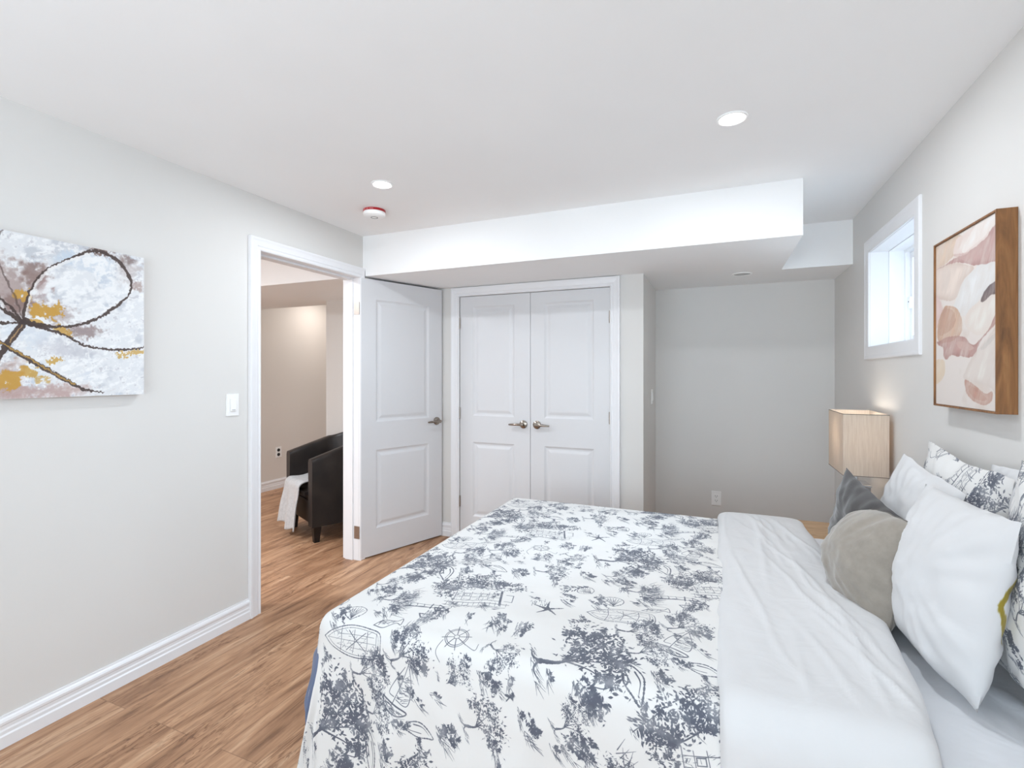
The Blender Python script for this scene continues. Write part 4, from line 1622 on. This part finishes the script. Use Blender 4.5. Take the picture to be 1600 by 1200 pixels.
# big white pillow with a gold print
g = 256
gv, gu = np.mgrid[0:g, 0:2 * g].astype(float)
gv, gu = gv / (g - 1) * 2 - 1, gu / (g - 1) * 2 - 1            # front on -1..1, reverse on 1..3 (seam at 1 and 3)
gold_img = np.empty((g, 2 * g, 3))
gold_img[:] = np.array([213, 213, 214]) / 255.0
for off, sg in ((0, 1),):
    gd, gt = dist_line(spline([(1.66, .42), (1.44, .32), (1.22, .20), (1.02, .08), (1.14, .02), (1.30, -.10), (1.40, -.20)], 8), gu, gv)
    gw = np.interp(gt, [0, .2, .4, .5, .56, .75, 1], [.015, .05, .04, .05, .02, .05, .015])
    mixc(gold_img, (150, 132, 44), sm(gw + .02, gw - .01, gd + .014 * fbm(gu * 14, gv * 14, 6)))
gd2, gt2 = dist_line(spline([(1.80, .30), (1.58, .16), (1.42, .06), (1.58, -.08)], 8), gu, gv)
mixc(gold_img, (176, 180, 176), sm(.06, .01, gd2) * .8)
M_GOLDP = printed('white_pillowcase_gold_mark', gold_img, .9, wr=.16)
pillow('square_pillow', .515, .475, .185, (.548, 1.722, ZM + .008), face(2), lean(11), math.radians(-2), M_GOLDP, 'large white square pillow with gold mark on its near side, foremost on the right', 'pillow', seed=5, sag=.3, pinch=.055, wrinkle=.010, own_uv=True, rnd=.06, back=.75)
# velvet cushions
pillow('velvet_cushion', .43, .335, .11, (.480, 2.275, ZM + .012), face(12), lean(7), math.radians(13), M_VELVET_D, 'charcoal velvet square cushion behind the light grey one', 'cushion', seed=6, wrinkle=.008)
pillow('velvet_cushion', .36, .345, .25, (.440, 1.960, ZM + .012), face(10), lean(12), math.radians(-6), M_VELVET_L, 'light grey velvet cushion in front of the charcoal one', 'cushion', seed=7, pw=2.0, seam=.0022, back=.72, seam_mat=M_SEAM, rnd=.34, far_round=True, pinch=.0, wrinkle=.009)

# ------------------------------------------------------------------ nightstand and lamp
NX0, NX1, NY0, NY1, NZ = .455, .785, 2.97, 3.43, .45
ns = empty('nightstand', ((NX0 + NX1) / 2, (NY0 + NY1) / 2, 0), 'pale wood nightstand behind the far side of the bed', 'nightstand')
no = ((NX0 + NX1) / 2, (NY0 + NY1) / 2, 0)
obj('top', local_boxes(no, (NX0 - .01, NX1, NY0 - .01, NY1 + .01, NZ - .022, NZ)), M_STAND, ns, bevel=.003)
obj('body', local_boxes(no, (NX0, NX1, NY0, NY1, .10, NZ - .022)), M_STAND, ns, bevel=.002)
for z0, z1 in ((.12, .26), (.27, .41)):
    dr = obj('drawer', local_boxes(no, (NX0 - .014, NX0 - .0005, NY0 + .015, NY1 - .015, z0, z1)), M_STAND, ns, bevel=.002)
    bm = bmesh.new()
    lathe(bm, [(0, 0), (.006, 0), (.006, -.012), (.012, -.018), (.010, -.024), (0, -.026)], (NX0 - .014 - no[0], 0, (z0 + z1) / 2), 'X', 18)
    obj('knob', bm, M_NICKEL, dr, smooth=True)
for x in (NX0 + .03, NX1 - .03):
    for y in (NY0 + .03, NY1 - .03):
        bm = bmesh.new()
        box(bm, x - .015 - no[0], x + .015 - no[0], y - .015 - no[1], y + .015 - no[1], 0, .10)
        obj('leg', bm, M_STAND, ns)

lx, ly = .689, 3.125
lamp = empty('table_lamp', (lx, ly, NZ), 'lit table lamp with rectangular beige shade and silver block base', 'lamp')
obj('base', boxes((-.048, .048, -.062, .062, .0005, .300)), M_BASE, lamp, bevel=.003)
obj('base_plate', boxes((-.052, .052, -.066, .066, .300, .312)), M_CHROME, lamp, bevel=.002)
bm = bmesh.new()
lathe(bm, [(0, .312), (.013, .312), (.013, .322), (.007, .326), (.007, .40), (.014, .402), (.014, .44), (0, .44)], n=20)
obj('neck', bm, M_CHROME, lamp, smooth=True)
bm = bmesh.new()
lathe(bm, [(0, .44), (.012, .44), (.018, .46), (.028, .49), (.029, .51), (.02, .53), (0, .54)], n=20)
obj('bulb', bm, M_BULB, lamp, smooth=True)
sw, sdp, sz0, sz1 = .097, .171, .372, .687
bm = bmesh.new()
th = .0018
ring = lambda e, z: [bm.verts.new(c) for c in ((-sw + e, -sdp + e, z), (sw - e, -sdp + e, z), (sw - e, sdp - e, z), (-sw + e, sdp - e, z))]
lo, hi, hi2, lo2 = ring(0, sz0), ring(0, sz1), ring(th, sz1), ring(th, sz0)
for A, B in ((lo, hi), (hi, hi2), (hi2, lo2), (lo2, lo)):
    for k in range(4):
        m = (k + 1) % 4
        bm.faces.new((A[k], A[m], B[m], B[k]))
shade = obj('lamp_shade', bm, M_SHADE, lamp)
M_RIM = paint('shade_edge', srgb(112, 104, 98), .7)
for z in (sz0 + .002, sz1 - .002):
    bm = bmesh.new()
    tube(bm, [(-sw, -sdp, z), (sw, -sdp, z), (sw, sdp, z), (-sw, sdp, z), (-sw, -sdp, z)], .0016, 6)
    obj('shade_rim', bm, M_RIM, shade)
bm = bmesh.new()
for A in ((-sw + .003, 0), (sw - .003, 0)):
    tube(bm, [(A[0], A[1], sz0 + .05), (0, 0, sz0 + .05)], .0015, 6)
obj('shade_spider', bm, M_CHROME, shade)
pd = bpy.data.lights.new('bulb_light', 'POINT')
pd.energy = 1.0
pd.color = (1, .94, .86)
pd.shadow_soft_size = .028
po = bpy.data.objects.new('bulb_light', pd)
link(po)
po.location = (lx, ly, NZ + .585)

# ------------------------------------------------------------------ armchair and throw in the hall
cy = math.atan2(-.44, .9)                                   # width axis
ch = empty('armchair', (-3.205, 3.085, 0), 'dark brown leather tub armchair in the hall', 'armchair', cy)
# local: x across, y towards the back; front of the arms at y = 0
hwid, depth, th = .315, .60, .085


def shell_path():
    pts = []
    pts.append((-hwid + th / 2, 0.0))
    pts.append((-hwid + th / 2, .30))
    for a in np.linspace(180, 0, 21):
        pts.append(((hwid - th / 2) * math.cos(math.radians(a)), .32 + (depth - th / 2 - .32) * math.sin(math.radians(a))))
    pts.append((hwid - th / 2, .30))
    pts.append((hwid - th / 2, 0.0))
    return np.array(pts)


path = shell_path()
path = np.vstack([path[:1] * 1, spline(path, 3)])
path = path[1:]
bm = bmesh.new()
rings = []
for i, p in enumerate(path):
    t = path[min(i + 1, len(path) - 1)] - path[max(i - 1, 0)]
    t = t / np.hypot(*t)
    nrm = np.array((-t[1], t[0]))                            # outward
    ztop = .665 + .30 * min(p[1], .36) if p[1] < .36 else .773 + .05 * sm(.36, .55, p[1])
    sec = [(th / 2, .13), (th / 2, .40), (th / 2 + .003, ztop - .03), (th / 2 - .006, ztop - .008), (th / 2 - .022, ztop), (-th / 2 + .022, ztop), (-th / 2 + .006, ztop - .008), (-th / 2 - .003, ztop - .03), (-th / 2, .40), (-th / 2, .13)]
    rings.append([bm.verts.new((p[0] + nrm[0] * o_, p[1] + nrm[1] * o_, z)) for o_, z in sec])
for A, B in zip(rings[:-1], rings[1:]):
    for k in range(10):
        m = (k + 1) % 10
        bm.faces.new((A[k], A[m], B[m], B[k]))
bm.faces.new(rings[0])
bm.faces.new(rings[-1])
obj('arm_and_back_shell', bm, M_LEATHER, ch, smooth=True, bevel=.012, seg=3, angle=50)
inx = hwid - th - .002
bm = bmesh.new()
box(bm, -inx, inx, .028, .50, .13, .315)
obj('seat_frame', bm, M_LEATHER, ch, bevel=.012)
bm = bmesh.new()
box(bm, -inx + .001, inx - .001, -.012, .47, .317, .435)
bmesh.ops.bevel(bm, geom=list(bm.edges), offset=.045, segments=5, affect='EDGES')
obj('seat_cushion', bm, M_LEATHER, ch, smooth=True, angle=60)
for x in (-hwid + .05, hwid - .05):
    for y in (.05, depth - .09):
        bm = bmesh.new()
        A = [bm.verts.new((x + sx * .020, y + sy * .020, 0)) for sx, sy in ((-1, -1), (1, -1), (1, 1), (-1, 1))]
        B = [bm.verts.new((x + sx * .031, y + sy * .031, .1305)) for sx, sy in ((-1, -1), (1, -1), (1, 1), (-1, 1))]
        for k in range(4):
            m = (k + 1) % 4
            bm.faces.new((A[k], A[m], B[m], B[k]))
        bm.faces.new(A)
        bm.faces.new(B)
        obj('leg', bm, M_LEG, ch)

# throw blanket over the far part of the seat, hanging down in front
nu, nv = 40, 60
s = np.linspace(0, 1, nu)
q = np.linspace(0, 1, nv)
S, Qv = np.meshgrid(s, q, indexing='ij')
xx = -inx + .012 + (.325 + .03 * Qv) * S
L_top, r, L_h = .36, .045, .33
d = Qv * (L_top + PI * r / 2 + L_h * (1 - .22 * sm(.75, 1, S) * 0) - .016 * np.sin(S * 9) * sm(.7, 1, Qv))
dl = np.maximum(d - L_top, 0)
an = np.minimum(dl / r, PI / 2)
ex = np.maximum(dl - PI * r / 2, 0)
yy = .37 - np.minimum(d, L_top) - r * np.sin(an) - .10 * ex - .016 * np.sin(S * 13 + 1) * sm(0, .2, ex)
zz = .444 + .045 * 0 - r * (1 - np.cos(an)) - ex
zz = zz + .010 * fbm(S * 4, Qv * 4, 77, 3) * (ex < .01) + .004
xx = xx - .16 * ex * (1 - S) + .03 * ex * S
P = np.stack([xx, yy, zz], -1)
thr = bpy.data.objects.new('tmp', None)
bmx = grid_mesh(P)
bl = obj('throw_blanket', bmx, M_BLANKET, smooth=True, angle=80)
sol = bl.modifiers.new('thickness', 'SOLIDIFY')
sol.thickness = .010
sol.offset = 1
bl.location = ch.location
bl.rotation_euler = ch.rotation_euler
props(bl, 'pale grey fleece throw draped over the armchair seat', 'blanket')
bpy.data.objects.remove(thr)

# lights of the hall
area_light('hall_lamp', (-3.5, 1.2, ZC - .02), (0, 0, 0), .25, .25, 40, (.88, .94, 1), 'DISK')  # unseen ceiling lamp added to brighten the hall
area_light('hall_fill', (-3.6, -1.6, 1.2), (math.radians(110), 0, 0), 1.8, 1.6, 20, (.82, .91, 1))  # fill added at the closed hall end to brighten the bulkhead
area_light('hall_lamp', (-4.3, 4.75, ZC - .02), (0, 0, 0), .12, .12, 5, (1, .94, .88), 'DISK')
